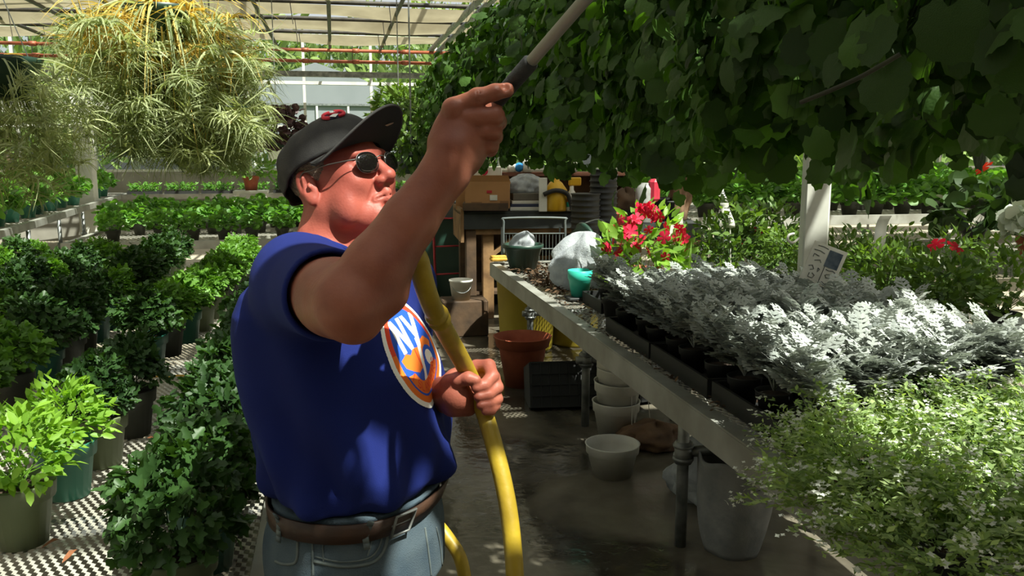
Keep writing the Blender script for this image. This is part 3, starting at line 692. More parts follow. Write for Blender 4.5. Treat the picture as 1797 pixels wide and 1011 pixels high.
# ------------------------------------------------------------------ alyssum
def alyssum(seed, rx=.24, rz=.26, n=3600, fl=60):
    r = np.random.default_rng(seed)
    # sprigs: many short upright stems each ending in a tuft
    k = 190; d = unit(r, k); d[:, 2] = np.abs(d[:, 2]) - .3; d /= np.linalg.norm(d, axis=1)[:, None]
    tip = d * np.array([rx, rx, rz]) * r.uniform(.75, 1.12, k)[:, None]; tip[:, 2] += .06; base = tip * .25; base[:, 2] -= .02
    m = n // k; P = []; D = []; N = []
    for i in range(k):
        u = r.uniform(.35, 1, m)[:, None]; p = base[i] + (tip[i] - base[i]) * u + r.normal(size=(m, 3)) * .006; P.append(p)
        o = unit(r, m); ax = nrm(tip[i] - base[i]); D.append(o + ax * .7 + [0, 0, .2]); N.append(ax + unit(r, m) * .5 + [0, 0, .4])
    P = np.concatenate(P); D = np.concatenate(D); N = np.concatenate(N)
    fo = merge([inst(LSM, P, frames(D, N), .023 * r.uniform(.7, 1.3, len(P)), r), stems(r, k, base, tip, .0016)])
    # flower clusters on sprig tips
    idx = r.choice(k, fl, replace=False); FP = []; FN = []
    for i in idx:
        q = r.integers(4, 9); ax = nrm(tip[i]); FP.append(tip[i] + ax * .012 + r.normal(size=(q, 3)) * .008); FN.append(np.repeat((ax + [0, 0, .4])[None], q, 0) + r.normal(size=(q, 3)) * .4)
    FP = np.concatenate(FP); FN = np.concatenate(FN)
    c = [(.5 + .5 * cos(2 * pi * j / 8 + .2) * (1 if j % 2 else .55), .5 * sin(2 * pi * j / 8 + .2) * (1 if j % 2 else .55), 0) for j in range(8)]
    FL = (np.array([[.5, 0, -.05]] + c), np.array([[0, j + 1, (j + 1) % 8 + 1] for j in range(8)]))
    fw = inst(FL, FP, frames(unit(r, len(FP)), FN), .011 * r.uniform(.8, 1.3, len(FP)), r)
    return fo, fw
ALY = []
for k in range(3):
    a, b = alyssum(400 + k, fl=105 + 8 * k); m1 = bmesh_of('foliage', a); m1.materials.append(M['alyss']); m2 = bmesh_of('blossom', b); m2.materials.append(M['petal_w']); ALY.append((m1, m2))
SPOT = [(1.12, 1.66, 1.15), (1.34, 1.50, 1.2), (1.22, 1.92, 1.1), (1.50, 1.80, 1.25), (1.42, 1.33, 1.2), (1.70, 1.55, 1.2), (1.80, 1.90, 1.2), (1.10, 1.40, 1.1), (1.64, 2.08, 1.0)]
AL = ['white flowering alyssum spilling over the aluminium rail', 'alyssum mound behind the one that spills over the rail', 'pale green alyssum sprawling below the silver dusty miller',
      'sunlit alyssum mound at the heart of the flowering mass', 'shaded alyssum at the bottom corner of the photo', 'alyssum with scattered white blooms near the right photo edge',
      'alyssum backing onto the far rim of the bench', 'low alyssum hanging off the rail near the bottom edge', 'thin sprigs of alyssum rising among the silver leaves']
for i, (x, y, s) in enumerate(SPOT):
    t = empty('alyssum', (x + .1, y, .753), i * 1.3, AL[i], 'potted plant', 'alyssum on the bench')
    off = (-.045, -.03, .08) if i in (0, 7) else (0, 0, .08)
    if i in (0, 7): t.rotation_euler = (0, 0, 0)
    a, b = pot_me('black', .065, .09, 14); link('pot', a, None, t); link('soil', b, None, t)
    f = link('foliage', ALY[i % 3][0], None, t, off); f.scale = (s, s, s * .54); tag(f, kind='stuff')
    g = link('blossom', ALY[i % 3][1], None, t, off); g.scale = (s, s, s * .54); tag(g, kind='stuff')
# ------------------------------------------------------------------ impatiens
def flowers(r, P, size, petals=5, up=(0, -.5, .6)):
    c = []
    for j in range(petals):
        a = 2 * pi * j / petals; w = 2 * pi / petals * .46
        c += [(.12 * cos(a - w), .12 * sin(a - w), 0), (.42 * cos(a - w * .8), .42 * sin(a - w * .8), .05), (.5 * cos(a), .5 * sin(a), .03), (.42 * cos(a + w * .8), .42 * sin(a + w * .8), .05)]
    n = len(c); FL = (np.array([[0, 0, -.05]] + c), np.array([[0, j + 1, (j + 1) % n + 1] for j in range(n)]))
    k = len(P); return inst(FL, P, frames(unit(r, k), unit(r, k) * .5 + np.array(up)), size * r.uniform(.75, 1.15, k), r)
q = np.array([1.86, 4.95, .752])
t = empty('impatiens', q, 0, 'red flowering impatiens in a clay pot behind the white plastic bag', 'potted plant')
a, b = pot_me('terra', .11, .16); link('pot', a, None, t); link('soil', b, None, t)
M['imp'] = leafmat('impatiens_leaf', (46, 88, 30), (140, 180, 72), .4)
me = bmesh_of('foliage', mound(501, 330, .24, .27, LOV, .085, up=.5)); me.materials.append(M['imp']); link('foliage', me, None, t, (0, 0, .13)).scale = (1.1, 1.1, 1.1)
r = np.random.default_rng(77); n = 46; d = unit(r, n); d[:, 2] = np.abs(d[:, 2]) + .15; d[:, 1] -= .5; d /= np.linalg.norm(d, axis=1)[:, None]
FP = d * np.array([.26, .26, .31]) + [0, 0, .22]
fl_me = bmesh_of('flower', flowers(r, FP[:1] * 0, .06)); fl_me.materials.append(M['petal_r'])
for i in range(n):
    f = link('flower', fl_me, None, t, FP[i]); f.rotation_euler = (r.uniform(-.5, .9), r.uniform(-.5, .5), r.uniform(0, 6)); s = r.uniform(.9, 1.5); f.scale = (s, s, s)
# ------------------------------------------------------------------ grassy clumps
def blades(seed, n, L, w, spread=.6, seg=6, droop=1.0, up=1.0):
    r = np.random.default_rng(seed); V = []; T = []; R = []; base = 0
    for i in range(n):
        a = r.uniform(0, 6.28); d = np.array([cos(a), sin(a), 0]); l = L * r.uniform(.6, 1.1); s = spread * r.uniform(.5, 1.4); dr = droop * r.uniform(.6, 1.3)
        side = np.array([-sin(a), cos(a), 0]); tw = r.normal() * .4
        for j in range(seg + 1):
            u = j / seg; p = d * (s * l * u) + np.array([0, 0, l * (up * u - dr * u * u * .9)]) + d * .01
            ww = w * (1 - u ** 2.2) * .5 + .0003; sd = side * cos(tw) + np.array([0, 0, 1]) * sin(tw)
            V += [p - sd * ww, p + sd * ww]; R += [0, 0]
            if j: k = base + 2 * j; T += [[k - 2, k - 1, k + 1], [k - 2, k + 1, k]]
        rv = r.uniform(); R[-(2 * seg + 2):] = [rv] * (2 * seg + 2); base += 2 * (seg + 1)
    return np.array(V), np.array(T), np.array(R)
M['grassy'] = leafmat('strap_leaf', (96, 140, 50), (180, 205, 100), .45)
for (x, y, L, n, lb, nm) in ((1.50, 4.55, .26, 26, 'small grassy spider plant between the teal cup and the dusty miller', 'spider_plant'), (1.95, 4.5, .34, 9, 'upright yellow-green strap leaves rising beside the red impatiens', 'strap_leaf_plant'), (2.02, 4.15, .3, 8, 'arching strap leaves just behind the silver mass', 'strap_leaf_plant')):
    t = empty(nm, (x, y, .752), 0, lb, 'potted plant'); a, b = pot_me('black', .06, .11); link('pot', a, None, t); link('soil', b, None, t)
    me = bmesh_of('foliage', blades(int(x * 100), n, L, .02, .5 if n > 10 else .3, droop=.7 if n > 10 else .2)); me.materials.append(M['grassy']); link('foliage', me, None, t, (0, 0, .1))
# ------------------------------------------------------------------ things at the end of the bench
M['bag'] = clothmat('thin_plastic_film', (214, 218, 222), (180, 185, 192), trans=.4, scale=14)
for n_ in (M['bag'],):
    t_ = n_.node_tree; no_ = t_.nodes.new('ShaderNodeTexNoise'); no_.inputs['Scale'].default_value = 22; no_.inputs['Detail'].default_value = 5; no_.inputs['Distortion'].default_value = 1.5; bp_ = t_.nodes.new('ShaderNodeBump'); bp_.inputs['Strength'].default_value = .4; bp_.inputs['Distance'].default_value = .02
    t_.links.new(no_.outputs[0], bp_.inputs['Height']); t_.links.new(bp_.outputs[0], t_.nodes['Principled BSDF'].inputs['Normal'])
def bag(name, loc, sx, sy, sz, seed, label, cat, m):
    r = np.random.default_rng(seed); n = 40; k = 26; ph = r.uniform(0, 6, 8); V = []
    for i in range(k + 1):
        t = pi * i / k
        for j in range(n):
            a = 2 * pi * j / n; c = 1 + .16 * sin(3 * a + ph[0] + 2 * t) + .10 * sin(7 * a + ph[1] - 3 * t) + .05 * sin(13 * a + ph[2] + 5 * t) + .05 * sin(9 * t + ph[3] + 2 * a)
            z = -cos(t); zz = max(z, -.72); lean = .25 * max(z, 0)
            V.append(((abs(sin(t)) ** .8 * cos(a) * c + lean) * sx, abs(sin(t)) ** .8 * sin(a) * c * sy, (zz + .72) / 1.72 * sz * (1 + .1 * sin(3 * a + ph[4])) if z > -.7 else 0))
    Fc = []
    for i in range(k):
        for j in range(n): j2 = (j + 1) % n; Fc.append((i * n + j, i * n + j2, (i + 1) * n + j2, (i + 1) * n + j))
    o = link(name, mesh(name, V, np.array(Fc), True), m, loc=loc); tag(o, label, cat); return o
bag('plastic_bag', (1.50, 5.2, .755), .17, .14, .33, 3, 'crumpled white plastic bag slumped on the bench beside the red impatiens', 'bag', M['bag'])
M['tealcup'] = mat('mint_plastic', (60, 196, 174), (50, 178, 158), rough=.4, scale=4)
t = MB().lathe([(0, .004), (.045, .004), (.05, 0), (.068, .10), (.072, .105), (.074, .155), (.07, .157), (.066, .105), (.046, .012), (0, .012)], 24).build('planter_cup', M['tealcup'], smooth=True, loc=(1.40, 4.80, .772)); tag(t, 'mint green plastic planter cup in front of the plastic bag', 'planter')
o = MB().box((0, 0, .008), (.16, .12, .016), bev=.004).build('black_saucer', M['black'], loc=(1.40, 4.80, .754)); tag(o, 'flat black saucer under the mint green planter cup', 'saucer')
M['darkgreen'] = mat('dark_green_plastic', (30, 56, 46), (40, 66, 56), rough=.4, scale=5)
def bowl(mb=None, r=.15, h=.15, **k): return MB().lathe([(0, .006), (r * .6, .006), (r * .62, 0), (r * .95, h * .85), (r * 1.04, h * .87), (r * 1.04, h), (r * .98, h), (r * .9, h * .82), (r * .56, .015), (0, .015)], 28)
t = empty('hanging_pot', (1.33, 6.05, .752), 0, 'upright dark green pot at the bench end holding a crumpled white bag', 'pot')
bowl(r=.145, h=.2).build('bowl', M['darkgreen'], t, True)
bag('plastic_bag', (1.33, 6.05, .86), .085, .08, .17, 8, 'small crumpled white bag stuffed in the upright dark green pot', 'bag', M['bag'])
t = empty('hanging_pot', (1.66, 5.95, .90), 0, 'dark green hanging pot tipped on its side with a curved hanger', 'pot'); t.rotation_euler = (.3, 1.15, .5)
bowl(r=.15, h=.17).build('bowl', M['darkgreen'], t, True)
MB().tube(spline([(.15, 0, .17), (.12, 0, .3), (0, 0, .36), (-.12, 0, .3), (-.15, 0, .17)], 18), .004, 6).build('hanger', M['galv'], t, True)
r = np.random.default_rng(12); n = 900
P = np.stack([1.25 + .45 * r.beta(1.5, 2, n), 5.0 + 1.3 * r.uniform(0, 1, n), .76 + .03 * r.uniform(0, 1, n) ** 2], 1)
M['crumb'] = leafmat('dry_litter', (50, 36, 26), (110, 84, 62), .05, rough=.9)
me = bmesh_of('potting_debris', inst(LOV, P, frames(unit(r, n) * [1, 1, .3], unit(r, n) * .5 + [0, 0, 1]), .045 * r.uniform(.4, 1.3, n), r)); me.materials.append(M['crumb']); o = link('potting_debris', me); tag(o, 'brown scraps of soil and dry leaves scattered on the end of the bench', 'debris', kind='stuff')
n = 500; P = np.stack([1.2 + .25 * r.uniform(0, 1, n), 1.9 + 3.1 * r.uniform(0, 1, n), .755 + .012 * r.uniform(0, 1, n)], 1)
me = bmesh_of('leaf_litter', inst(LOV, P, frames(unit(r, n) * [1, 1, .2], unit(r, n) * .4 + [0, 0, 1]), .022 * r.uniform(.4, 1.5, n), r)); me.materials.append(M['crumb']); o = link('leaf_litter', me); tag(o, 'fine dark litter strewn over the mesh along the aluminium rail', 'debris', kind='stuff')
t = MB().box((0, 0, .015), (.13, .08, .03), bev=.01).box((0, 0, .034), (.12, .07, .012), bev=.004).build('sponge', mat('yellow_sponge', (220, 170, 70), (200, 150, 60), rough=.9, scale=40), loc=(1.22, 6.43, .783)); tag(t, 'small yellow sponge on the far corner of the bench', 'sponge')
# end tray edge near things
o = MB().box((0, 0, .03), (.5, .35, .006)).box((.25, 0, .045), (.01, .36, .07)).box((-.25, 0, .045), (.01, .36, .07)).box((0, -.175, .045), (.5, .01, .07)).box((0, .175, .045), (.5, .01, .07)).build('growing_tray', M['black'], loc=(1.65, 4.55, .735)); tag(o, 'empty black tray under the grassy spider plant', 'tray')
# ------------------------------------------------------------------ sign on a stick
sg = empty('plant_sign', (2.12, 3.55, .75), 0, 'tilted white plant sign with a dark photo and pen marks, standing in the dusty miller', 'sign')
c = at(1445, 466, 3.45); ux = nrm(at(1483, 452, 3.60) - at(1433, 433, 3.60)); uy = nrm(at(1437, 433, 3.6) - at(1409, 494, 3.6)); uy = nrm(uy - ux * (ux @ uy)); uz = np.cross(ux, uy)
Rm = np.stack([ux, uy, uz], 1); W_, H_ = .145, .165
loc0 = np.array([2.12, 3.55, .75])
MB().box(c - loc0, (W_, H_, .003), Rm).build('card', M['white'], sg)
def on(x, y, z=.0025): return c - loc0 + ux * x * W_ + uy * y * H_ + uz * z * (1 if uz @ (Cv - c) > 0 else -1)
pen = mat('pen_ink', (70, 76, 80)); pic = mat('printed_photo', (50, 66, 84), (92, 104, 118), rough=.5, scale=40)
MB().box(on(.2, .2), (W_ * .4, H_ * .42, .001), Rm).build('photo', pic, sg)
mb = MB()
def stroke(pts): mb.tube([on(x, y, .003) for x, y in pts], .0014, 4)
stroke([(-.42, .30), (-.25, .31), (-.1, .28)]); stroke([(-.36, .42), (-.2, .43), (-.05, .41)]); stroke([(-.38, .12), (-.38, .2), (-.22, .18)]); stroke([(-.3, .05), (-.16, .1), (-.1, .04)])
stroke([(-.4, -.12), (-.3, -.08), (-.22, -.16), (-.32, -.2)]); stroke([(-.12, -.1), (-.1, -.2), (-.06, -.12), (-.12, -.1)])
stroke([(-.3, -.28), (-.3, -.38), (-.16, -.38), (-.14, -.3), (-.22, -.26)]); stroke([(-.25, -.46), (-.12, -.46)])
stroke([(.04, .0), (.04, -.48)]); stroke([(.1, -.06), (.2, -.08), (.3, -.05), (.4, -.08)]); stroke([(.14, -.2), (.2, -.26), (.3, -.24), (.26, -.16), (.16, -.18)]); stroke([(.12, -.38), (.22, -.42), (.36, -.38)])
mb.build('lettering', pen, sg)
MB().tube([on(0, -.45, -.002), (0, 0, 0)], .004, 6).build('stake', M['galv'], sg)
# ------------------------------------------------------------------ white wooden post
q = at(1425, 460, 4.05)
o = MB().box((0, 0, 1.75), (.115, .115, 3.5), bev=.008).build('column', M['whitepaint'], loc=(q[0], q[1], 0)); o.rotation_euler = (0, 0, -.35); tag(o, kind='structure')
hk = MB().tube(spline([at(1393, 410, 4.0), at(1384, 413, 3.97), at(1383, 422, 3.95), at(1392, 426, 3.97), at(1402, 418, 4.0)], 14), .006, 6).build('hose_hook', M['white'], smooth=True); tag(hk, 'small white looped hook fixed to the side of the white post', 'hook')
# ------------------------------------------------------------------ bushy plants behind the post, begonias
r = random.Random(3)
BUSH = []
M['bush'] = leafmat('bushy_leaf', (40, 70, 32), (112, 140, 62), .35)
for k in range(2):
    me = bmesh_of('foliage', mound(600 + k, 620, .22, .26, LOV, .05, up=.4)); me.materials.append(M['bush']); BUSH.append(me)
i = 0
for (x, y, lb) in ((2.68, 3.35, 'bushy green plant nearest the photo edge beyond the trays'), (3.05, 3.4, 'bushy green plant with a white bloom at the photo edge'), (2.66, 3.75, 'bushy green plant just beyond the far rim of the trays'), (3.1, 3.85, 'bushy green plant under the raised grey rail'), (2.7, 4.2, 'bushy green plant behind the plant sign'), (3.1, 4.3, 'bushy green plant below the row of begonias'), (2.72, 4.7, 'bushy green plant close to the white post'), (2.6, 5.3, 'dark tall ferny plant left of the white post'), (2.95, 5.5, 'dark tall ferny plant behind the white post')):
    t = potted('bushy_plant', BUSH[i % 2], 'black', .08, .13, (x, y, .742), lb, 'potted plant', sc=r.uniform(.9, 1.1) if i < 7 else 1.25)
    if i in (1, 3):
        f = link('flower', fl_me, None, t, (-.12, -.18, .42)); f.scale = (1.6,) * 3; f.rotation_euler = (1.0, 0, 0)
        me = fl_me.copy(); me.materials.clear(); me.materials.append(M['petal_w']); f = link('flower', me, None, t, (-.2, -.2, .34)); f.scale = (1.5,) * 3; f.rotation_euler = (.8, 0, 0)
    i += 1
M['ferny'] = leafmat('dark_fern', (20, 40, 20), (52, 82, 38), .25)
for (px, py, D, lb, s) in ((1330, 470, 6.2, 'tall dark feathery plant standing left of the white post', 1.0), (1290, 480, 6.6, 'second dark feathery plant beside the tall one left of the post', .85)):
    q = at(px, py, D); me = bmesh_of('foliage', mound(int(px), 900, .30 * s, .42 * s, LSM, .055, up=.2)); me.materials.append(M['ferny'])
    t = empty('feathery_plant', (q[0], q[1], 0), 0, lb, 'potted plant'); a, b = pot_me('black', .16, .30); link('pot', a, None, t); link('soil', b, None, t); f = link('foliage', me, None, t, (0, 0, .42)); f.scale = (1.25, 1.25, 1.5)
    for (dx, dz) in ((-.18, 1.08), (0.02, 1.02)) if s == 1.0 else ((-.1, .95), (.1, 1.0)):
        f = link('flower', fl_me, None, t, (dx, -.3, dz)); f.scale = (1.6,) * 3; f.rotation_euler = (1.2, 0, dx * 9)
M['dkleaf'] = leafmat('dark_begonia_leaf', (24, 38, 22), (60, 84, 40), .25)
M['silverleaf'] = leafmat('pale_leaf', (150, 160, 146), (214, 218, 204), .3, tcol=(1, 1.05, .8, 1))
for (x, y, k, lb, pm, sc) in ((4.0, 4.75, 'dk', 'dark leaved begonia with one red open bloom on the raised bench', 'black', 1.35), (3.92, 4.2, 'sv', 'pale silvery leaved plant in a clay pot at the end of the raised bench', 'terra', .95), (4.3, 4.3, 'sv', 'second silvery leaved plant in a clay pot at the photo edge', 'terra', 1.1), (4.55, 4.8, 'dk', 'leafy begonia behind the silvery leaved plants', 'terra', 1.1)):
    me = bmesh_of('foliage', mound(int(x * 100), 150, .16, .17, LRD2, .075, up=.3)); me.materials.append(M['dkleaf'] if k == 'dk' else M['silverleaf'])
    t = empty('begonia', (x, y, 1.001), 0, lb, 'potted plant'); a, b = pot_me(pm, .075, .13); link('pot', a, None, t); link('soil', b, None, t); f = link('foliage', me, None, t, (0, 0, .13)); f.scale = (sc,) * 3
    if 'red' in lb:
        me = fl_me.copy(); me.materials.clear(); me.materials.append(M['petal_o']); f = link('flower', me, None, t, (-.10, -.15, .52)); f.scale = (1.9,) * 3; f.rotation_euler = (1.1, 0, 0)
# plant tags on stakes
for (px, py, D, wd, ht, lb) in ((1545, 412, 4.6, .07, .20, 'curling grey plant tag rising beside the raised bench'), (1277, 378, 5.6, .06, .16, 'narrow white printed plant tag sticking up near the dark feathery plants'), (1268, 345, 5.9, .05, .10, 'small grey curled tag above the narrow white tag')):
    c = at(px, py, D); t = empty('plant_tag', c, 0, lb, 'plant tag'); n = 8
    V = []; tilt = -.35 if px > 1500 else .25
    for i in range(n + 1):
        u = i / n - .5
        for s in (-1, 1): V.append((s * wd / 2 + tilt * -u * ht, .02 * sin(u * 5), u * ht))
    me = mesh('tag', V, np.array([[2 * i, 2 * i + 1, 2 * i + 3, 2 * i + 2] for i in range(n)]), True)
    o = link('card', me, M['white'], t); sm = o.modifiers.new('s', 'SOLIDIFY'); sm.thickness = .002
    MB().tube([(tilt * .5 * ht, 0, -ht * .45), (tilt * ht, 0, -(c[2] - .78))], .004, 5).build('stake', M['white'], t)
    if px < 1275 or px == 1277:
        mb = MB()
        for j in range(5): z = ht * (.3 - .14 * j); mb.box((tilt * -z, -.012, z), (wd * .7, .001, .008))
        mb.build('print', M['galv'], t)
o = MB().add([at(1172, 425, 5.2), at(1200, 422, 5.25), at(1198, 380, 5.22), at(1178, 392, 5.2)], [(0, 1, 2, 3)]).build('price_card', M['white']); sm = o.modifiers.new('s', 'SOLIDIFY'); sm.thickness = .004; tag(o, 'pale blue-white card with a dark mark standing behind the red impatiens', 'card')
# ------------------------------------------------------------------ hanging baskets of round scalloped leaves
M['ivy'] = leafmat('round_leaf', (26, 44, 22), (84, 118, 52), .38, tcol=(1.6, 1.9, .4, 1), rough=.5, spec=.3, crinkle=.5)
def trailing(seed, n=2100, rx=.42, top=.42, bot=-.40, size=.056, tmpl=LRD):
    """dome on top and a curtain of trailing strands with leaves hanging outward"""
    r = np.random.default_rng(seed); P = []; D = []; N = []; ph = r.uniform(0, 6, 4)
    a = r.uniform(0, 2 * pi, n); u = r.uniform(0, 1, n)
    for i in range(n):
        ca_, sa_ = cos(a[i]), sin(a[i]); edge = 1 + .10 * sin(3 * a[i] + ph[0]) + .07 * sin(7 * a[i] + ph[1])
        if u[i] < .3:  # dome
            v = r.uniform(0, 1) ** .6; rad = rx * v * edge; z = top * sqrt(max(0, 1 - v * v * .93)) * r.uniform(.85, 1.05)
            nn = np.array([ca_ * v, sa_ * v, 1.0])
        else:
            lowest = bot * (.82 + .16 * sin(5 * a[i] + ph[2]) + .12 * sin(11 * a[i] + ph[3]))
            v = r.uniform(0, 1); z = .12 + (lowest - .12) * v; rad = rx * edge * (1.0 + .05 * sin(z * 14 + ph[0]) - .22 * max(0, v - .55)) * r.uniform(.55, 1.04) ** (1 if r.uniform() < .35 else .25)
            nn = np.array([ca_, sa_, .35])
        P.append((rad * ca_, rad * sa_, z)); D.append(np.array([ca_ * .25, sa_ * .25, -1.0]) + r.normal(size=3) * .45); N.append(nn + r.normal(size=3) * .38)
    P = np.array(P); D = np.array(D); N = np.array(N)
    fo = inst(tmpl, P, frames(D, N), size * r.uniform(.55, 1.25, n), r)
    k = 60; aa = r.uniform(0, 2 * pi, k); b = np.stack([rx * .6 * np.cos(aa), rx * .6 * np.sin(aa), np.full(k, .2)], 1); t = np.stack([rx * .95 * np.cos(aa + .1), rx * .95 * np.sin(aa + .1), np.full(k, 1.0) * bot * .9], 1)
    return merge([fo, stems(r, k, b, t, .003)])
IVY = []
for k in range(4):
    me = bmesh_of('foliage', trailing(700 + k)); me.materials.append(M['ivy']); IVY.append(me)
IVYN = []
for k in range(2):
    me = bmesh_of('foliage', trailing(710 + k, n=2100, size=.052)); me.materials.append(M['ivy']); IVYN.append(me)
big = leaf_round(24, .055, .14); big_me = mesh('leaf', big[0] * [1, 1, 1], big[1], False, None, np.full(len(big[0]), .35)); big_me.materials.append(M['ivy'])
big2 = mesh('leaf', big[0] * [1, .95, 1.5], big[1], False, None, np.full(len(big[0]), .6)); big2.materials.append(M['ivy'])
big3 = mesh('leaf', big[0] * [1.05, 1, -.8], big[1], False, None, np.full(len(big[0]), .1)); big3.materials.append(M['ivy'])
BK = [(1.12, .95, 0), (1.12, 1.55, 1), (1.10, 2.15, 0), (1.08, 2.8, 1), (1.06, 3.45, 2), (1.04, 4.1, 3), (1.03, 4.8, 2), (1.02, 5.5, 0), (1.0, 6.2, 1)]
for i, (x, y, k) in enumerate(BK):
    zc = (2.0, 2.0, 1.93)[i] if i < 3 else 1.97
    t = empty('hanging_basket', (x, y, zc), i * 1.1, 'hanging basket of round scalloped leaves trailing low, %s from the camera end of the row' % ORD[i], 'hanging basket', 'row of leafy hanging baskets over the bench')
    MB().lathe([(0, -.02), (.10, -.02), (.12, 0), (.165, .14), (.175, .145), (.175, .17), (.165, .17), (.155, .13), (0, .12)], 20).build('pot', M['darkgreen'], t, True, (0, 0, .02))
    f = link('foliage', (IVYN[k] if i < 2 else IVY[k % 4]), None, t); tag(f, kind='stuff')
    if i >= 7: f.scale = (.9, .9, .9)
    MB().tube([(0, 0, 1.5), (0, 0, .75)], .003, 5).tube([(0, 0, .75), (.17, 0, .19)], .002, 4).tube([(0, 0, .75), (-.085, .147, .19)], .002, 4).tube([(0, 0, .75), (-.085, -.147, .19)], .002, 4).build('hanger', M['galv'], t)
    # separately visible outer leaves on the nearest baskets
    if i < 4:
        r = np.random.default_rng(800 + i); n = (110, 110, 90, 70)[i]
        toc = math.atan2(-y, -x) - i * 1.1
        for j in range(n):
            a = toc + r.normal() * .85; z = r.uniform(-.36, .38); rad = .43 + .05 * r.uniform() - .10 * max(0, z) * 2 - .12 * max(0, -z - .22)
            s = r.uniform(.045, .085) * (1.0, .95, .9, .85)[i]
            R_ = frames(np.array([[cos(a) * .2, sin(a) * .2, -1.0]]) + r.normal(size=(1, 3)) * .4, np.array([[cos(a), sin(a), .35]]) + r.normal(size=(1, 3)) * .35)[0]
            o = bpy.data.objects.new('leaf', (big_me, big2, big3)[j % 3]); COL.objects.link(o); o.parent = t
            o.matrix_local = Matrix(((*(R_[0] * s), rad * cos(a)), (*(R_[1] * s), rad * sin(a)), (*(R_[2] * s), z), (0, 0, 0, 1)))
# woody stems across the nearest leaves
for j, (a, b, c, lb) in enumerate((((1405, 180), (1500, 140), (1580, 95), 'bare woody stem slanting through the darkest hanging leaves'),)):
    o = MB().tube(spline([at(*a, 1.05), at(*b, 1.0), at(*c, .98)], 14), .0028, 6).build('stem', mat('green_brown_stem', (44, 46, 26), (36, 36, 22), rough=.8, scale=20), smooth=True); tag(o, lb, 'stem')
# overhead basket added out of the frame to shade the man's arm
for j, (x, y, z) in enumerate(((.42, .39, 2.75),)):
    t = empty('hanging_basket', (x, y, z), j, 'added leafy hanging basket, unseen high over the aisle, shading the raised arm', 'hanging basket')
    MB().lathe([(0, -.02), (.10, -.02), (.12, 0), (.165, .14), (.175, .145), (.175, .17), (.165, .17), (.155, .13), (0, .12)], 20).build('pot', M['darkgreen'], t, True, (0, 0, .02))
    f = link('foliage', IVY[0], None, t); f.scale = (.43, .43, .24); MB().tube([(0, 0, .75), (0, 0, .15)], .003, 5).build('hanger', M['galv'], t)

for j, (x, y, z) in enumerate(((-1.1, -.9, 2.2), (-.35, -1.3, 2.3), (.4, -1.1, 2.25), (1.15, -.75, 2.1), (-1.0, -2.0, 2.3), (.1, -2.2, 2.3), (1.1, -1.9, 2.2))):  # unseen baskets, added to cut the sky light on camera-facing sides
    t = empty('hanging_basket', (x, y, z), j, 'added leafy hanging basket, unseen behind where the viewer stands, blocking light', 'hanging basket', 'added light-blocking baskets behind the viewer')
    MB().lathe([(0, -.02), (.10, -.02), (.12, 0), (.165, .14), (.175, .145), (.175, .17), (.165, .17), (.155, .13), (0, .12)], 20).build('pot', M['darkgreen'], t, True, (0, 0, .02))
    tag(link('foliage', IVY[j % 4], None, t), kind='stuff'); MB().tube([(0, 0, 3.5 - z), (0, 0, .15)], .003, 5).build('hanger', M['galv'], t)
# ------------------------------------------------------------------ hanging spider plants
M['spider'] = leafmat('variegated_blade', (96, 116, 74), (206, 210, 158), .42, tcol=(1.05, 1.1, .62, 1), rough=.5)
M['spidery'] = leafmat('straw_blade', (190, 166, 76), (236, 206, 120), .45, tcol=(1.15, 1.05, .5, 1), rough=.6)
def spider(seed, R=.5, bot=-1.0, npl=270, topn=130, colr=0):
    r = np.random.default_rng(seed); parts = [blades(seed, topn, .62, .016, .8, 8, 1.5, .75)]
    # long arching leaves hanging from the rim
    V, T, C = blades(seed + 1, 60, .62, .013, .5, 8, 1.5, .3); parts.append((V, T, C))
    # plantlets on trailing runners
    pts_ = [blades(seed + 2 + j, 17, .19, .008, .8, 6, 1.5, .7) for j in range(4)]; P0 = []
    for i in range(npl):
        a = r.uniform(0, 6.28); rad = R * r.uniform(.25, 1) ** .7; z = bot * r.uniform(.05, 1) * (1 - .35 * (rad / R) ** 2)
        P0.append((rad * cos(a), rad * sin(a), z))
    for p in P0:
        pt = pts_[r.integers(0, 4)]; q = Matrix.Rotation(r.uniform(0, 6.28), 3, 'Z') @ Matrix.Rotation(r.normal() * 1.0, 3, 'X'); s = r.uniform(.7, 1.35)
        parts.append((pt[0] @ np.array(q).T * s + np.array(p), pt[1], pt[2] * .4 + .6 * r.uniform()))
    P0 = np.array(P0); b = P0 * [.3, .3, 0]; parts.append(stems(r, len(P0), b, P0, .002))
    return merge(parts)
sp = [bmesh_of('foliage', spider(900)), bmesh_of('foliage', spider(930))]; 
for m_ in sp: m_.materials.append(M['spider'])
sy = bmesh_of('foliage', spider(960, R=.42, bot=-.35, npl=45, topn=60)); sy.materials.append(M['spidery'])
def spider_basket(loc, k, sc, rz, label, zs=1.0, dry=1.0):
    t = empty('hanging_spider_plant', loc, rz, label, 'hanging plant')
    MB().lathe([(0, 0), (.12, 0), (.17, .14), (.18, .16), (.17, .16), (0, .12)], 20).build('pot', M['darkgreen'], t, True, (0, 0, -.05))
    f = link('foliage', sp[k], None, t, (0, 0, .05)); f.scale = (sc, sc, sc * zs); tag(f, kind='stuff')
    f = link('dry_foliage', sy, None, t, (0, 0, .1)); f.scale = (sc * dry, sc * dry, sc * dry); tag(f, kind='stuff')
    MB().tube([(0, 0, 3.5 - loc[2]), (0, 0, .5)], .004, 5).tube([(0, 0, .5), (.17, 0, .1)], .003, 4).tube([(0, 0, .5), (-.17, 0, .1)], .003, 4).build('hanger', M['galv'], t)
q = at(285, 55, 4.3); spider_basket(q, 0, .92, .4, 'large hanging spider plant with yellow-green blades trailing above the plant rows', .82)
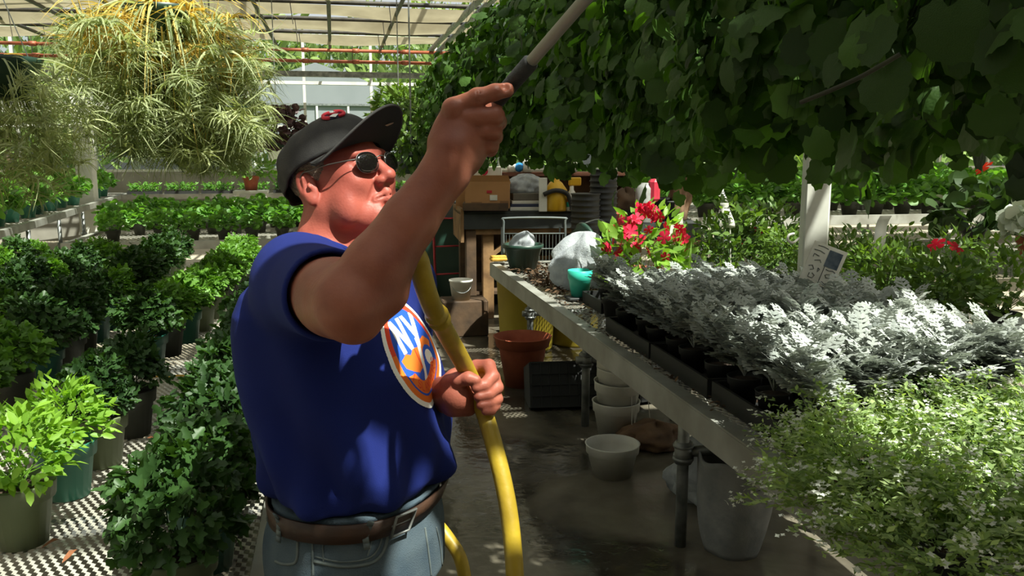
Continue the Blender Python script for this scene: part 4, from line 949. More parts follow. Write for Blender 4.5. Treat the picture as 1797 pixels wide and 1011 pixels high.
q = at(355, 105, 4.7); spider_basket(q, 1, .70, 2.0, 'second spider plant overlapping the large one, dangling a long tail of plantlets', .98)
q = at(-5, 150, 3.6); spider_basket(q, 1, .66, 1.0, 'spider plant hanging at the photo edge above the slanting rail', .85, .45)
q = at(378, 225, 4.5); spider_basket(q, 0, .40, 5.0, 'small low spider plant tail dangling lowest below the large one', .8)
q = at(215, 60, 5.4); spider_basket(q, 0, .72, 4.0, 'spider plant hanging behind the large one toward the end wall', .6)
# dark purple basket and fern behind the cap
M['purple'] = leafmat('purple_leaf', (34, 22, 28), (96, 70, 72), .2, tcol=(1.2, .8, .8, 1))
def simple_basket(px, py, D, me, m, label, sc=1.0, name='hanging_basket'):
    q = at(px, py, D); t = empty(name, q, 0, label, 'hanging basket')
    MB().lathe([(0, -.06), (.10, -.06), (.15, .06), (.16, .08), (.15, .08), (0, .05)], 16).build('pot', M['darkgreen'], t, True)
    f = link('foliage', me, None, t, (0, 0, -.05)); f.scale = (sc,) * 3
    MB().tube([(0, 0, 3.5 - q[2]), (0, 0, .05)], .006, 5).build('hanger', M['galv'], t)
me = bmesh_of('foliage', mound(41, 420, .36, .42, LRD2, .10, up=.2, droop=.4)); me.materials.append(M['purple']); simple_basket(487, 250, 10.5, me, None, 'dark purple leaved hanging basket behind the back of the cap')
me = bmesh_of('foliage', mound(42, 700, .40, .42, LSM, .13, up=.1, droop=.5)); me.materials.append(M['ferny']); simple_basket(722, 262, 8.0, me, None, 'dark ferny hanging basket between the cap brim and the leafy row', .78)
me = bmesh_of('foliage', mound(43, 700, .38, .40, LSM, .12, up=.1, droop=.4)); me.materials.append(M['bush']); simple_basket(700, 205, 9.5, me, None, 'lighter fern basket hanging behind the dark ferny basket', .8)
me = bmesh_of('foliage', mound(44, 500, .3, .5, LSM, .12, up=.1, droop=.6)); me.materials.append(M['bush']); simple_basket(722, 290, 6.8, me, None, 'drooping green fern basket behind the raised forearm', .9)
# ------------------------------------------------------------------ potting table in the distance
q0 = pl(808, 372, 1.05); TY = q0[1]; TX0 = q0[0]
tb = empty('potting_table', (TX0, TY, 0), -.05, 'wooden potting table with a dark front edge and thick wooden legs', 'table')
W = 1.95
MB().box((W / 2, .4, 1.035), (W, .8, .03)).build('tabletop', M['blacktable'], tb)
MB().box((W / 2, .0, .955), (W, .03, .14)).build('front_edge', M['blacktable'], tb)
MB().box((W / 2, .03, .86), (W - .1, .03, .06)).build('apron', M['wood'], tb)
MB().box((.015, .4, .92), (.03, .84, .32)).build('side_panel', M['wood'], tb)
for (x, y) in ((.10, .06), (.27, .10), (1.75, .08), (.10, .72), (1.75, .72)):
    MB().box((x, y, .44), (.10 if x != .27 else .11, .10, .88), bev=.008).build('leg', M['wood_dark'] if x == .10 else M['wood'], tb)
MB().bar((.3, .1, .62), (.62, .1, .86), .04, .09, up=(0, 1, 0)).build('brace', M['wood'], tb)
MB().box((W / 2, .4, .25), (W - .2, .6, .03)).build('lower_shelf', M['wood_dark'], tb)
hu = empty('hutch_shelf', (TX0 + .3, TY + .78, 0), -.05, 'brown wooden shelf unit standing behind the potting table', 'shelf')
for z in (.5, 1.0, 1.38): MB().box((.8, .15, z), (1.7, .3, .04)).build('shelf', M['wood'] if z < 1.1 else mat('red_brown_wood', (112, 66, 46), (86, 52, 38), rough=.7, scale=5), hu)
for x in (0, 1.62): MB().box((x, .15, .7), (.05, .3, 1.4)).build('side_panel', M['wood_dark'], hu)
MB().box((.8, .31, .7), (1.7, .02, 1.4)).build('back_panel', M['wood_dark'], hu)
def onT(px, py, D=None): q = at(px, py, (TY + .25) if D is None else D); return q
def place_box(name, px0, px1, py0, py1, D, depth, m, label, cat, rz=0, bev=.0):
    a = at(px0, py1, D); b = at(px1, py1, D); c = at(px0, py0, D); w_ = np.linalg.norm(b - a); h_ = c[2] - a[2]; z0 = max(a[2], 0)
    o = MB().box((0, depth / 2, h_ / 2), (w_, depth, h_), bev=bev).build(name, m, loc=((a[0] + b[0]) / 2, (a[1] + b[1]) / 2, z0)); o.rotation_euler = (0, 0, -YW + rz); tag(o, label, cat); return o
M['card'] = mat('cardboard', (176, 128, 82), (160, 116, 74), rough=.8, scale=3)
DT = 8.35
# cardboard box with open flap, printed marks
a = at(818, 356, DT - .25); t = empty('cardboard_box', (a[0], a[1], 1.085), -.22, 'brown cardboard box with a red and white sticker on the potting table', 'box')
MB().box((.2, .15, .12), (.42, .3, .24)).build('carton', M['card'], t)
MB().bar((0.0, -.0, .24), (.42, -.0, .24), .004, .02).add([(.02, .005, .24), (.42, .005, .24), (.40, -.03, .31), (.04, -.03, .31)], [(0, 1, 2, 3)]).build('flap', M['card'], t)
MB().box((.26, -.004, .10), (.07, .004, .05)).build('sticker', M['white'], t); MB().box((.22, -.004, .155), (.05, .004, .025)).build('red_mark', mat('red_print', (180, 40, 50)), t)
MB().box((.1, -.003, .05), (.10, .003, .02)).box((.36, -.003, .06), (.08, .003, .02)).build('print', mat('brown_print', (130, 92, 58)), t)
o = place_box('plank', 812, 892, 357, 370, DT - .3, .3, M['wood_dark'], 'dark wooden block under the brown cardboard box', 'block')
o = place_box('storage_box', 812, 880, 285, 312, DT + .25, .3, M['white'], 'white box with a pink round emblem behind the brown cardboard box', 'box'); o.location.z = 1.05 + .26
pk = mat('pink_print', (190, 30, 70)); c = at(848, 300, DT + .24)
e = MB().lathe([(0, 0), (.04, 0), (.04, .003), (0, .003)], 16, rot=np.array([[1, 0, 0], [0, 0, -1], [0, 1, 0]])).build('emblem', pk); e.parent = o; e.matrix_parent_inverse = Matrix(); e.location = (.02, -.004, .11)
o = place_box('shipping_carton', 800, 880, 313, 370, DT + .15, .4, M['card'], 'cardboard carton hidden behind the brown box, under the white box', 'box')
o.location.z = 1.05
# stacked papers, bagged
for i, (z, m, lb) in enumerate(((0, M['white'], 'bottom bundle of the stack of papers'), (1, mat('navy_folder', (44, 52, 82)), 'navy folder in the stack of papers'), (2, M['white'], 'white folder above the navy folder'), (3, mat('grey_binder', (110, 104, 94), (90, 84, 76), scale=4), 'grey binder topping the stack of papers'))):
    a = at(893, 368, DT - .1); hh = (.035, .03, .03, .07)[i]; zz = (0, .035, .065, .095)[i]
    o = MB().box((.24, .15, hh / 2), (.46 - .02 * i, .3, hh), bev=.004).build('paper_stack', m, loc=(a[0], a[1], 1.051 + zz)); o.rotation_euler = (0, 0, -.2 + .04 * i); tag(o, lb + ' on the potting table', 'papers')
a = at(915, 345, DT); bag('plastic_bag', (a[0] + .03, a[1] + .1, 1.216), .19, .12, .17, 5, 'white plastic bag lying on the stack of papers', 'bag', M['bag'])
o = place_box('cardboard_tube', 946, 960, 298, 357, DT - .2, .07, M['white'], 'tall narrow white board standing on the potting table', 'board'); o.location.z = 1.051
# yellow jug with black pipe
M['yel'] = mat('yellow_plastic', (214, 168, 34), (196, 150, 28), rough=.4, scale=4)
a = at(975, 357, DT - .1); t = empty('jug', (a[0], a[1], 1.051), 0, 'yellow plastic jug with a black spout on the potting table', 'jug')
MB().lathe([(0, 0), (.10, 0), (.11, .02), (.11, .2), (.06, .27), (.035, .29), (.035, .33), (0, .33)], 20).build('body', M['yel'], t, True)
MB().tube(spline([(-.14, -.09, .16), (-.04, -.12, .2), (.08, -.11, .17), (.13, -.1, .05), (.13, -.1, .01)], 16), .022, 8).build('spout', M['black'], t, True)
a = at(1003, 357, DT - .1); t = empty('spray_bottle', (a[0], a[1], 1.051), 0, 'white spray bottle with a teal and orange label and amber top', 'bottle')
MB().lathe([(0, 0), (.055, 0), (.06, .02), (.06, .14), (.02, .2), (.02, .24), (0, .24)], 16).build('body', M['white'], t, True)
MB().lathe([(.061, .04), (.0625, .041), (.0625, .085), (.061, .086)], 16).build('teal_label', M['tealcup'], t, True); MB().lathe([(.061, .088), (.0625, .089), (.0625, .12), (.061, .121)], 16).build('orange_label', mat('orange_print', (214, 120, 70)), t, True)
MB().box((.03, 0, .28), (.12, .05, .08), bev=.01).build('trigger_head', M['yel'], t)
# black pots stacked high
def stack_pots(name, px, D, r, z0, z1, label, top=True):
    a = at(px, 400, D); t = empty(name, (a[0], a[1], z0), 0, label, 'pot stack')
    n = max(3, int((z1 - z0) / .05)); pr_ = [(0, 0), (r * .8, 0)]
    for i in range(n):
        z = (z1 - z0) * (i + 1) / n; pr_ += [(r, z - .012), (r * 1.06, z - .01), (r * 1.06, z), (r * .99, z)]
    pr_ += [(r * .9, z1 - z0), (0, z1 - z0 - .01)]
    MB().lathe(pr_, 20).build('pots', M['black'], t, True); return t
stack_pots('pot_stack', 1027, 7.6, .125, 0, 1.25, 'shorter tower of nested black pots in front of the potting table')
stack_pots('pot_stack', 1058, 7.75, .12, 0, 1.46, 'taller tower of nested black pots in front of the potting table')
o = place_box('crate', 1060, 1100, 378, 400, 7.9, .3, mat('orange_red_crate', (170, 84, 60), (130, 64, 48), rough=.7, scale=4), 'orange-red crate behind the pot towers', 'crate'); o.location.z = .93
M['greyp'] = mat('grey_plastic', (74, 82, 84), (92, 98, 98), rough=.5, scale=5)
# shelf of supplies, right part of the table
t2 = empty('work_table', at(1065, 400, 8.1) * [1, 1, 0], -.2, 'dark low work table carrying black tubs behind the red impatiens', 'table')
MB().box((.42, .3, .86), (.95, .6, .16)).build('tabletop', M['blacktable'], t2); MB().box((.42, .0, .765), (.95, .03, .04)).build('apron', M['wood'], t2)
for x in (.02, .85):
    for y in (.05, .55): MB().box((x, y, .39), (.07, .07, .78)).build('leg', M['wood_dark'], t2)
a = at(1131, 372, 8.2); t = empty('canister', (a[0], a[1], .941), 0, 'grey and red canister standing by the pot towers', 'canister')
MB().lathe([(0, 0), (.085, 0), (.09, .01), (.09, .33), (.05, .38), (0, .38)], 18).build('body', mat('silver_label', (150, 152, 150), (120, 120, 118), rough=.5, scale=12), t, True); MB().box((.07, -.05, .31), (.1, .12, .22), bev=.03).build('red_cap', mat('red_plastic', (196, 52, 76), (178, 40, 60), rough=.5), t)
for (px, r_, h_, lb) in ((1160, .12, .23, 'wide black tub on the dark work table'), (1182, .09, .2, 'smaller black tub beside the wide one on the work table')):
    a = at(px, 372, 8.3); o = MB().lathe([(0, 0), (r_ * .85, 0), (r_, h_ * .9), (r_ * 1.06, h_ * .9), (r_ * 1.06, h_), (r_ * .95, h_), (r_ * .9, h_ * .8), (0, h_ * .8)], 20).build('tub', M['black'], smooth=True, loc=(a[0], a[1] + .1, .941)); tag(o, lb, 'tub')
M['sack'] = mat('brown_sack', (120, 92, 68), (88, 66, 50), rough=.9, scale=9, bump=.3)
bag('sack', tuple(at(1196, 372, 8.35) * [1, 1, 0] + [0, .1, .941]), .11, .12, .42, 21, 'slumped brown sack leaning on the black tubs', 'sack', M['sack'])
bag('sack', tuple(at(1090, 380, 8.5) * [1, 1, 0] + [0, 0, .941]), .15, .12, .3, 22, 'dark brown paper sack behind the canister', 'sack', M['wood_dark'])
o = place_box('blue_ball', 905, 917, 289, 298, DT + .7, .1, M['white'], 'x', 'ball'); bpy.data.objects.remove(o)
a = at(911, 293, TY + 1.0); o = MB().sphere((0, 0, .05), .05, 16, 10).build('ball', mat('blue_plastic', (36, 130, 200), rough=.4), smooth=True, loc=(a[0], a[1], 1.401)); tag(o, 'small bright blue ball on the wooden shelf', 'ball')
for (px, h_, r_, lb) in ((898, .16, .045, 'round cream jar beside the blue ball'), (925, .18, .05, 'cream jar with a dark side on the wooden shelf'), (1008, .14, .03, 'small white bottle standing on the shelf behind the leaves')):
    a = at(px, 293, TY + 1.0); o = MB().lathe([(0, 0), (r_, 0), (r_ * 1.05, h_ * .3), (r_ * .9, h_ * .7), (r_ * .5, h_ * .85), (r_ * .5, h_), (0, h_)], 14).build('jar', M['white'], smooth=True, loc=(a[0], a[1], 1.401)); tag(o, lb, 'jar')
# ------------------------------------------------------------------ wire cart in front of the table
ct = empty('wire_cart', at(884, 440, 7.2) * [1, 1, 0], -.15, 'grey wire-framed cart between the bench end and the potting table', 'cart')
wq = .52
MB().tube(spline([(0, 0, .75), (0, 0, 1.02), (.03, 0, 1.06), (wq - .03, 0, 1.06), (wq, 0, 1.02), (wq, 0, .75)], 30), .010, 8).build('handle', M['greyp'], ct, True)
for z in (.93, .80): MB().tube([(0, 0, z), (wq, 0, z)], .006, 6).build('bar', M['greyp'], ct, True)
bk = MB()
for x in np.linspace(.02, wq - .02, 18): bk.tube([(x, 0, .93), (x, 0, .5)], .0025, 4)
for z in (.5, .65): bk.tube([(0, 0, z), (wq, 0, z)], .004, 5).tube([(0, .4, z), (wq, .4, z)], .004, 5)
bk.build('basket', M['greyp'], ct)
for x in (0, wq):
    for y in (0, .4):
        MB().tube([(x, y, .08), (x, y, .95 if y else .8)], .009, 6).build('leg', M['greyp'], ct, True)
        MB().lathe([(0, -.012), (.05, -.012), (.05, .012), (0, .012)], 16, rot=np.array([[0, 0, 1], [1, 0, 0], [0, 1, 0]])).build('wheel', M['black'], ct, True, (x, y, .05))
# ------------------------------------------------------------------ yellow bins, clay pot
M['binyel'] = mat('dull_yellow_plastic', (188, 168, 56), (172, 150, 46), rough=.5, scale=3)
for (x, y, s, lb) in ((1.52, 6.78, .93, 'tall yellow barrel standing at the end of the bench'), (1.98, 6.9, .86, 'second yellow barrel in the shade behind the first')):
    o = MB().lathe([(0, 0), (.205, 0), (.215, .02), (.245, .62), (.262, .625), (.27, .70), (.27, .74), (.255, .74), (.24, .62), (.2, .03), (0, .03)], 32).build('barrel', M['binyel'], smooth=True, loc=(x, y, 0)); o.scale = (1, 1, s); tag(o, lb, 'barrel')
x, y = pl(925, 685, 0)[:2]
o = MB().lathe([(0, .003), (.115, .003), (.12, 0), (.165, .27), (.168, .275), (.185, .28), (.20, .345), (.205, .35), (.195, .352), (.18, .30), (.155, .26), (.11, .02), (0, .02)], 32).build('clay_pot', M['terra'], smooth=True, loc=(x, y + .15, 0)); tag(o, 'large empty terracotta pot on the wet floor in front of the yellow barrels', 'pot')
# ------------------------------------------------------------------ white bulb pans
def pan(r, h): return MB().lathe([(0, .004), (r * .70, .004), (r * .72, 0), (r * .92, h * .72), (r * .985, h * .74), (r * 1.0, h * .96), (r * 1.03, h), (r * .97, h), (r * .93, h * .75), (r * .68, .012), (0, .012)], 32)
x, y = pl(1085, 845, 0)[:2]
o = pan(.135, .165).build('bulb_pan', M['white'], smooth=True, loc=(x, y + .1, 0)); tag(o, 'single shallow white pot on the wet floor in front of the stacked white pots', 'pot')
x, y = pl(1090, 775, 0)[:2]
for i in range(4):
    z = (.002, .07, .14, .19)[i]; o = pan(.135, .21).build('bulb_pan', M['white'], smooth=True, loc=(x + .004 * i, y + .1, z + (.05 if i else 0))); o.rotation_euler = (.03 * i, -.02 * i, i); tag(o, '%s white pot from the bottom of the nested stack under the bench' % ORD[i], 'pot', 'nested white pots under the bench')
# clear wrap streaming off the pots
t = MB(); r = np.random.default_rng(4)
for i in range(16):
    a = np.array([x + r.uniform(-.1, .12), y + r.uniform(-.08, .1), .45 + r.uniform(-.02, .05)]); b = a + np.array([r.uniform(.05, .4), r.uniform(-.1, .2), -r.uniform(.1, .42)])
    t.tube(spline([a, (a + b) / 2 + np.array([.04, 0, r.uniform(.0, .12)]), b], 10), .0025, 4)
o = t.build('twine', M['white']); tag(o, 'loose white twine streaming off the nested white pots', 'twine', kind='stuff')
o = bag('plastic_wrap', (1.72, 3.55, .002), .25, .2, .32, 31, 'clear plastic wrap bunched on the floor under the bench behind the pipe leg', 'plastic wrap', M['bag'])
o = bag('brown_sack', (1.66, 4.3, .002), .17, .15, .13, 33, 'brown paper sack on the floor beyond the white pots', 'sack', M['sack'])
# ------------------------------------------------------------------ black crates under the bench
for j, (px, py, lb) in enumerate(((985, 735, 'black slotted crate leaning under the bench beside the clay pot'), (1150, 800, 'black slotted crate lying behind the white pots'))):
    q = pl(px, py, 0); t = empty('slotted_crate', (q[0] + .1 + .25 * j, q[1] + .15 + .75 * j, .03), -.1 + j * .3, lb, 'crate'); mb = MB()
    for k in range(9): mb.box((-.24 + .06 * k, 0, 0.14), (.008, .008, .28))
    for k in range(5): mb.box((0, 0, .07 * k), (.5, .008, .01))
    for k in range(9): mb.box((-.24 + .06 * k, .3, 0.14), (.008, .008, .28))
    for k in range(5): mb.box((0, .3, .07 * k), (.5, .008, .01))
    MB().box((0, .012, .14), (.5, .01, .28)).build('back_panel', M['black'], t); mb.build('grille', M['black'], t); MB().box((0, .15, 0), (.5, .3, .012)).build('base', M['black'], t); MB().box((-.25, .15, .14), (.01, .3, .28)).box((.25, .15, .14), (.01, .3, .28)).build('side', M['black'], t)
    if j == 0: t.rotation_euler = (-.35, 0, -.1); t.location.z = .03
# ------------------------------------------------------------------ grey fabric grow bag
q = pl(1297, 1008, 0); M['felt'] = mat('grey_felt', (150, 150, 150), (128, 130, 132), rough=.95, scale=10, bump=.4)
V = []; n = 48; k = 18; r = np.random.default_rng(2)
for i in range(k + 1):
    u = i / k
    for j in range(n):
        a = 2 * pi * j / n; rr_ = .155 * (1 + .05 * u) * (1 - .30 * (1 - u) ** 3) * (1 + .05 * sin(3 * a + 2 * u) + .03 * sin(5 * a - 3 * u)); z = .40 * u + (.016 * sin(2 * a + 1) + .012 * sin(5 * a)) * u
        V.append((rr_ * cos(a), rr_ * sin(a) * .92, z))
Fc = [(i * n + j, i * n + (j + 1) % n, (i + 1) * n + (j + 1) % n, (i + 1) * n + j) for i in range(k) for j in range(n)]
Fc.append(tuple(range(n - 1, -1, -1)))
o = link('grow_bag', mesh('grow_bag', V, Fc, True), M['felt'], loc=(q[0] + .07, q[1] + .2, 0)); sm = o.modifiers.new('s', 'SOLIDIFY'); sm.thickness = .006; tag(o, 'grey felt grow bag standing on the floor under the near end of the bench', 'grow bag')
o = MB().lathe([(0, .30), (.15, .31)], 24).build('soil', M['soil'], o, True)
# ------------------------------------------------------------------ hand truck, bucket, coiled hose, in the aisle end
q = pl(775, 545, 0); t = empty('hand_truck', (q[0], q[1] + .5, 0), .1, 'red framed hand truck parked past the man beside the potting table', 'hand truck')
M['redp'] = mat('red_paint', (176, 52, 62), (150, 40, 50), rough=.5, scale=5)
for x in (0, .34): MB().tube([(x, 0, .12), (x, .12, 1.25)], .014, 8).build('upright', M['redp'], t, True)
for z in (.3, .6, .9): MB().tube([(0, .12 * z / 1.25, z), (.34, .12 * z / 1.25, z)], .010, 6).build('crossbar', M['redp'], t, True)
MB().tube(spline([(0, .12, 1.25), (.0, .2, 1.33), (.17, .24, 1.36), (.34, .2, 1.33), (.34, .12, 1.25)], 18), .014, 8).build('handle', M['black'], t, True)
MB().box((.17, -.12, .03), (.36, .24, .01)).build('toe_plate', M['greyp'], t)
for x in (-.05, .39): MB().lathe([(0, -.025), (.04, -.025), (.06, -.02), (.11, -.028), (.13, 0), (.11, .028), (.06, .02), (.04, .025), (0, .025)], 20, rot=np.array([[0, 0, 1], [1, 0, 0], [0, 1, 0]])).build('wheel', M['black'], t, True, (x, .06, .13))
q = pl(805, 520, .35); st = MB().box((0, 0, .16), (.4, .3, .32), bev=.01).build('wooden_block', M['wood_dark'], loc=(q[0] + .05, q[1] + .05, 0)); tag(st, 'low dark wooden crate beneath the white bucket', 'crate')
t = empty('bucket', (q[0] + .02, q[1], .321), 0, 'small white bucket left of the potting table legs', 'bucket')
MB().lathe([(0, .004), (.075, .004), (.078, 0), (.10, .16), (.106, .165), (.106, .18), (.10, .18), (.072, .01), (0, .01)], 24).build('pail', M['white'], t, True)
MB().tube(spline([(-.1, 0, .17), (-.07, -.06, .1), (0, -.09, .07), (.07, -.06, .1), (.1, 0, .17)], 14), .003, 5).build('handle', M['galv'], t, True)
q = pl(745, 520, .0); mb = MB()
for i in range(6):
    pts = [(.24 * cos(a) * (1 + .03 * i), .05 * sin(a * 3 + i) + .02 * i, .62 + .30 * sin(a) * (1 + .05 * i)) for a in np.linspace(0, 2 * pi, 40)]; mb.tube(pts, .010, 6)
st = empty('hose_stand', (q[0], q[1], 0), 0, 'dark coiled hose hung on a slim stand beside the hand truck', 'hose stand'); mb.build('coil', M['greyp'], st, True)
MB().tube([(0, .06, 0), (0, .06, 1.0)], .02, 8).box((0, .06, .01), (.4, .3, .02)).build('stand', M['darkpipe'], st)
bag('rubbish_bag', (q[0] + .05, q[1] + .6, 0), .32, .28, .85, 41, 'black rubbish bag slumped behind the coiled hose', 'rubbish bag', M['black'])
bag('rubbish_bag', (q[0] + .62, q[1] + 1.1, 0), .30, .28, .95, 43, 'second black rubbish bag under the potting table corner', 'rubbish bag', M['black'])
o = place_box('plastic_tote', 740, 802, 355, 385, 9.3, .5, M['greyp'], 'grey plastic tote stacked behind the hand truck', 'tote'); 
hh = o.location.z; sp_ = MB().box((0, .25, hh / 2), (.55, .45, hh)).build('crate_stack', M['darkgreen'], loc=(o.location.x, o.location.y, 0)); sp_.rotation_euler = o.rotation_euler; tag(sp_, 'dark green crate carrying the grey plastic tote', 'crate')
for (px, py, sx, lb) in ((905, 530, .3, 'dark tub under the potting table'), (1000, 500, .25, 'dark tub near the foot of the pot towers')):
    q = pl(px, py, 0); o = MB().lathe([(0, 0), (sx * .8, 0), (sx, .3), (sx * 1.05, .3), (sx * 1.05, .33), (sx * .95, .33), (sx * .9, .25), (0, .25)], 20).build('tub', M['blacktable'], smooth=True, loc=(q[0], q[1], 0)); tag(o, lb, 'tub')
# ------------------------------------------------------------------ trees outside
M['tree'] = leafmat('tree_leaf', (60, 86, 44), (130, 150, 80), .3)
tm = [bmesh_of('crown', mound(1000 + k, 2200, 2.6, 2.4, LOV, .30, up=.3, inner=.6, lump=.3, nst=20)) for k in range(3)]
for m_ in tm: m_.materials.append(M['tree'])
tp = [(-19, 36, 1.2), (-13, 40, 1.4), (-7, 44, 1.5), (-10, 30, .9), (-3.5, 47, 1.4), (2.5, 45, 1.3), (6, 38, 1.2), (10, 42, 1.4), (15, 38, 1.3), (21, 40, 1.5), (27, 36, 1.3), (5.2, 29, .8), (12, 27, .9), (19, 26, 1.0), (25, 24, 1.0), (-17, 24, 1.0), (-22, 16, 1.1)]
for i, (x, y, s) in enumerate(tp):
    t = empty('tree', (x, y, -.07), i, 'leafy tree outside beyond the glass, %s counted from the left' % ORD[i], 'tree', 'trees outside the greenhouse')
    t['label'] = 'leafy green tree outside, %s' % ['behind the leftmost end of the end wall', 'second in from the leftmost end of the end wall', 'behind the hanging spider plants', 'low behind the white post near the spider plants', 'left behind the white gabled greenhouse', 'right behind the white gabled greenhouse', 'beyond the cap brim', 'behind the ferny baskets', 'behind the leafy basket row', 'behind the far bench, hidden by baskets', 'at the far corner of the end wall', 'close beside the white gabled greenhouse', 'low behind the potting table', 'beyond the wide far bench', 'beyond the corner of the wide far bench', 'outside the corner by the slanting rail', 'outside the side wall by the slanting rail'][i]
    MB().tube([(0, 0, 0), (.1, .05, 1.6 * s), (0, 0, 3.0 * s)], [.22 * s, .16 * s, .1 * s], 8).build('trunk', M['wood_dark'], t, True)
    f = link('crown', tm[i % 3], None, t, (0, 0, 1.3 * s)); f.scale = (1.35 * s, 1.35 * s, 1.7 * s)
# ================================================================== person
class Grid:
    """signed distance field on a regular grid; surface extracted by surface nets"""
    def __init__(s, lo, hi, h):
        s.o = np.array(lo, float); s.h = h; s.n = np.ceil((np.array(hi) - s.o) / h).astype(int) + 1; s.F = np.full(s.n, 1.0, np.float32)
    def sl(s, lo, hi):
        a = np.clip(np.floor((np.array(lo) - s.o) / s.h).astype(int), 0, s.n - 1); b = np.clip(np.ceil((np.array(hi) - s.o) / s.h).astype(int) + 1, 1, s.n)
        X = [s.o[i] + s.h * np.arange(a[i], b[i]) for i in range(3)]
        return tuple(slice(a[i], b[i]) for i in range(3)), np.stack(np.meshgrid(*X, indexing='ij'), -1)
    def put(s, fn, lo, hi, k, op='u'):
        m = k + 3 * s.h; S_, P = s.sl(np.array(lo) - m, np.array(hi) + m)
        if P.size == 0: return
        d = fn(P).astype(np.float32); f = s.F[S_]
        if op == 'u': hh = np.clip(.5 + .5 * (f - d) / k, 0, 1); s.F[S_] = f * (1 - hh) + d * hh - k * hh * (1 - hh)
        else: d = -d; hh = np.clip(.5 - .5 * (f - d) / k, 0, 1); s.F[S_] = f * (1 - hh) + d * hh + k * hh * (1 - hh)
    def cap(s, a, b, ra, rb, k=.01, op='u'):
        a = np.array(a, float); b = np.array(b, float); r = max(ra, rb)
        def fn(P):
            ab = b - a; t = np.clip(((P - a) @ ab) / (ab @ ab + 1e-12), 0, 1); return np.linalg.norm(P - (a + t[..., None] * ab), axis=-1) - (ra + t * (rb - ra))
        s.put(fn, np.minimum(a, b) - r, np.maximum(a, b) + r, k, op)
    def ell(s, c, r, R=None, k=.01, op='u'):
        c = np.array(c, float); r = np.array(r, float); R = np.eye(3) if R is None else R; m = max(r)
        def fn(P):
            q = (P - c) @ R; k0 = np.linalg.norm(q / r, axis=-1); k1 = np.linalg.norm(q / r ** 2, axis=-1) + 1e-9; return k0 * (k0 - 1) / k1
        s.put(fn, c - m, c + m, k, op)
    def chain(s, pts, rs, k=.008, op='u'):
        for i in range(len(pts) - 1): s.cap(pts[i], pts[i + 1], rs[i], rs[i + 1], k, op)
    def nets(s):
        Fd = s.F; S_ = Fd < 0; nx, ny, nz = Fd.shape; c = np.zeros((nx - 1, ny - 1, nz - 1), np.uint8)
        cor = [(i, j, k) for i in (0, 1) for j in (0, 1) for k in (0, 1)]
        for i, j, k in cor: c += S_[i:nx - 1 + i, j:ny - 1 + j, k:nz - 1 + k]
        act = (c > 0) & (c < 8); I = np.argwhere(act); idx = np.full(act.shape, -1, np.int64); idx[act] = np.arange(len(I))
        val = {q: Fd[I[:, 0] + q[0], I[:, 1] + q[1], I[:, 2] + q[2]] for q in cor}
        acc = np.zeros((len(I), 3)); cn = np.zeros(len(I))
        for q in cor:
            for ax in range(3):
                if q[ax] == 0:
                    q2 = list(q); q2[ax] = 1; q2 = tuple(q2); fa = val[q]; fb = val[q2]; m = (fa < 0) != (fb < 0); t = np.where(m, fa / np.where(m, fa - fb, 1), 0)
                    p = np.tile(np.array(q, float), (len(I), 1)); p[:, ax] = t; acc += p * m[:, None]; cn += m
        V = s.o + s.h * (I + acc / cn[:, None]); Q = []
        for ax in range(3):
            a = [slice(None)] * 3; b = [slice(None)] * 3; a[ax] = slice(0, -1); b[ax] = slice(1, None); sa = S_[tuple(a)]; sb = S_[tuple(b)]; E = np.argwhere(sa != sb)
            o1, o2 = [(1, 2), (2, 0), (0, 1)][ax]; E = E[(E[:, o1] > 0) & (E[:, o2] > 0) & (E[:, o1] < Fd.shape[o1] - 1) & (E[:, o2] < Fd.shape[o2] - 1)]
            def g(d1, d2): e = E.copy(); e[:, o1] += d1; e[:, o2] += d2; return idx[e[:, 0], e[:, 1], e[:, 2]]
            q = np.stack([g(-1, -1), g(0, -1), g(0, 0), g(-1, 0)], 1); fl_ = ~sa[E[:, 0], E[:, 1], E[:, 2]]; q[fl_] = q[fl_][:, ::-1]; Q.append(q)
        return V, np.concatenate(Q)
def fr(p, D, off=(0, 0)): return at(p[0], p[1], D)

# ---- torso frame: facing to the right of the picture and a little toward the camera
def facing(deg): f = cos(radians(deg)) * Rv - sin(radians(deg)) * Hv; l = sin(radians(deg)) * Rv + cos(radians(deg)) * Hv; return f, l
PHI = 17; bf, blft = facing(PHI)
DB = 1.58
YS = [440, 470, 500, 530, 560, 600, 640, 680, 720, 755, 787, 815, 836, 853, 866, 920, 1000, 1100]
XL = [520, 480, 452, 440, 433, 432, 434, 441, 450, 459, 468, 477, 484, 492, 494, 484, 479, 478]
XR = [610, 650, 680, 702, 722, 746, 764, 776, 785, 791, 796, 797, 793, 776, 770, 782, 785, 790]
zt = []; ct = []; aa_ = []; bb_ = []
for y, l, r_ in zip(YS, XL, XR):
    m = (l + r_) / 2; p = at(m, y, DB); E_ = (r_ - l) / 2 * DB / F * 1.0
    b = .205 if y > 520 else np.interp(y, [440, 470, 500, 530], [.09, .15, .19, .205]); b *= (.92 if y > 850 else 1)
    b = min(b, E_ / sin(radians(PHI)) * .75); a = sqrt(max(E_ ** 2 - (b * sin(radians(PHI))) ** 2, .003)) / cos(radians(PHI))
    zt.append(p[2]); ct.append(p[:2]); aa_.append(a); bb_.append(b)
zt = np.array(zt)[::-1]; ct = np.array(ct)[::-1]; aa_ = np.array(aa_)[::-1]; bb_ = np.array(bb_)[::-1]
def torso_at(z): return np.array([np.interp(z, zt, ct[:, 0]), np.interp(z, zt, ct[:, 1])]), np.interp(z, zt, aa_), np.interp(z, zt, bb_)
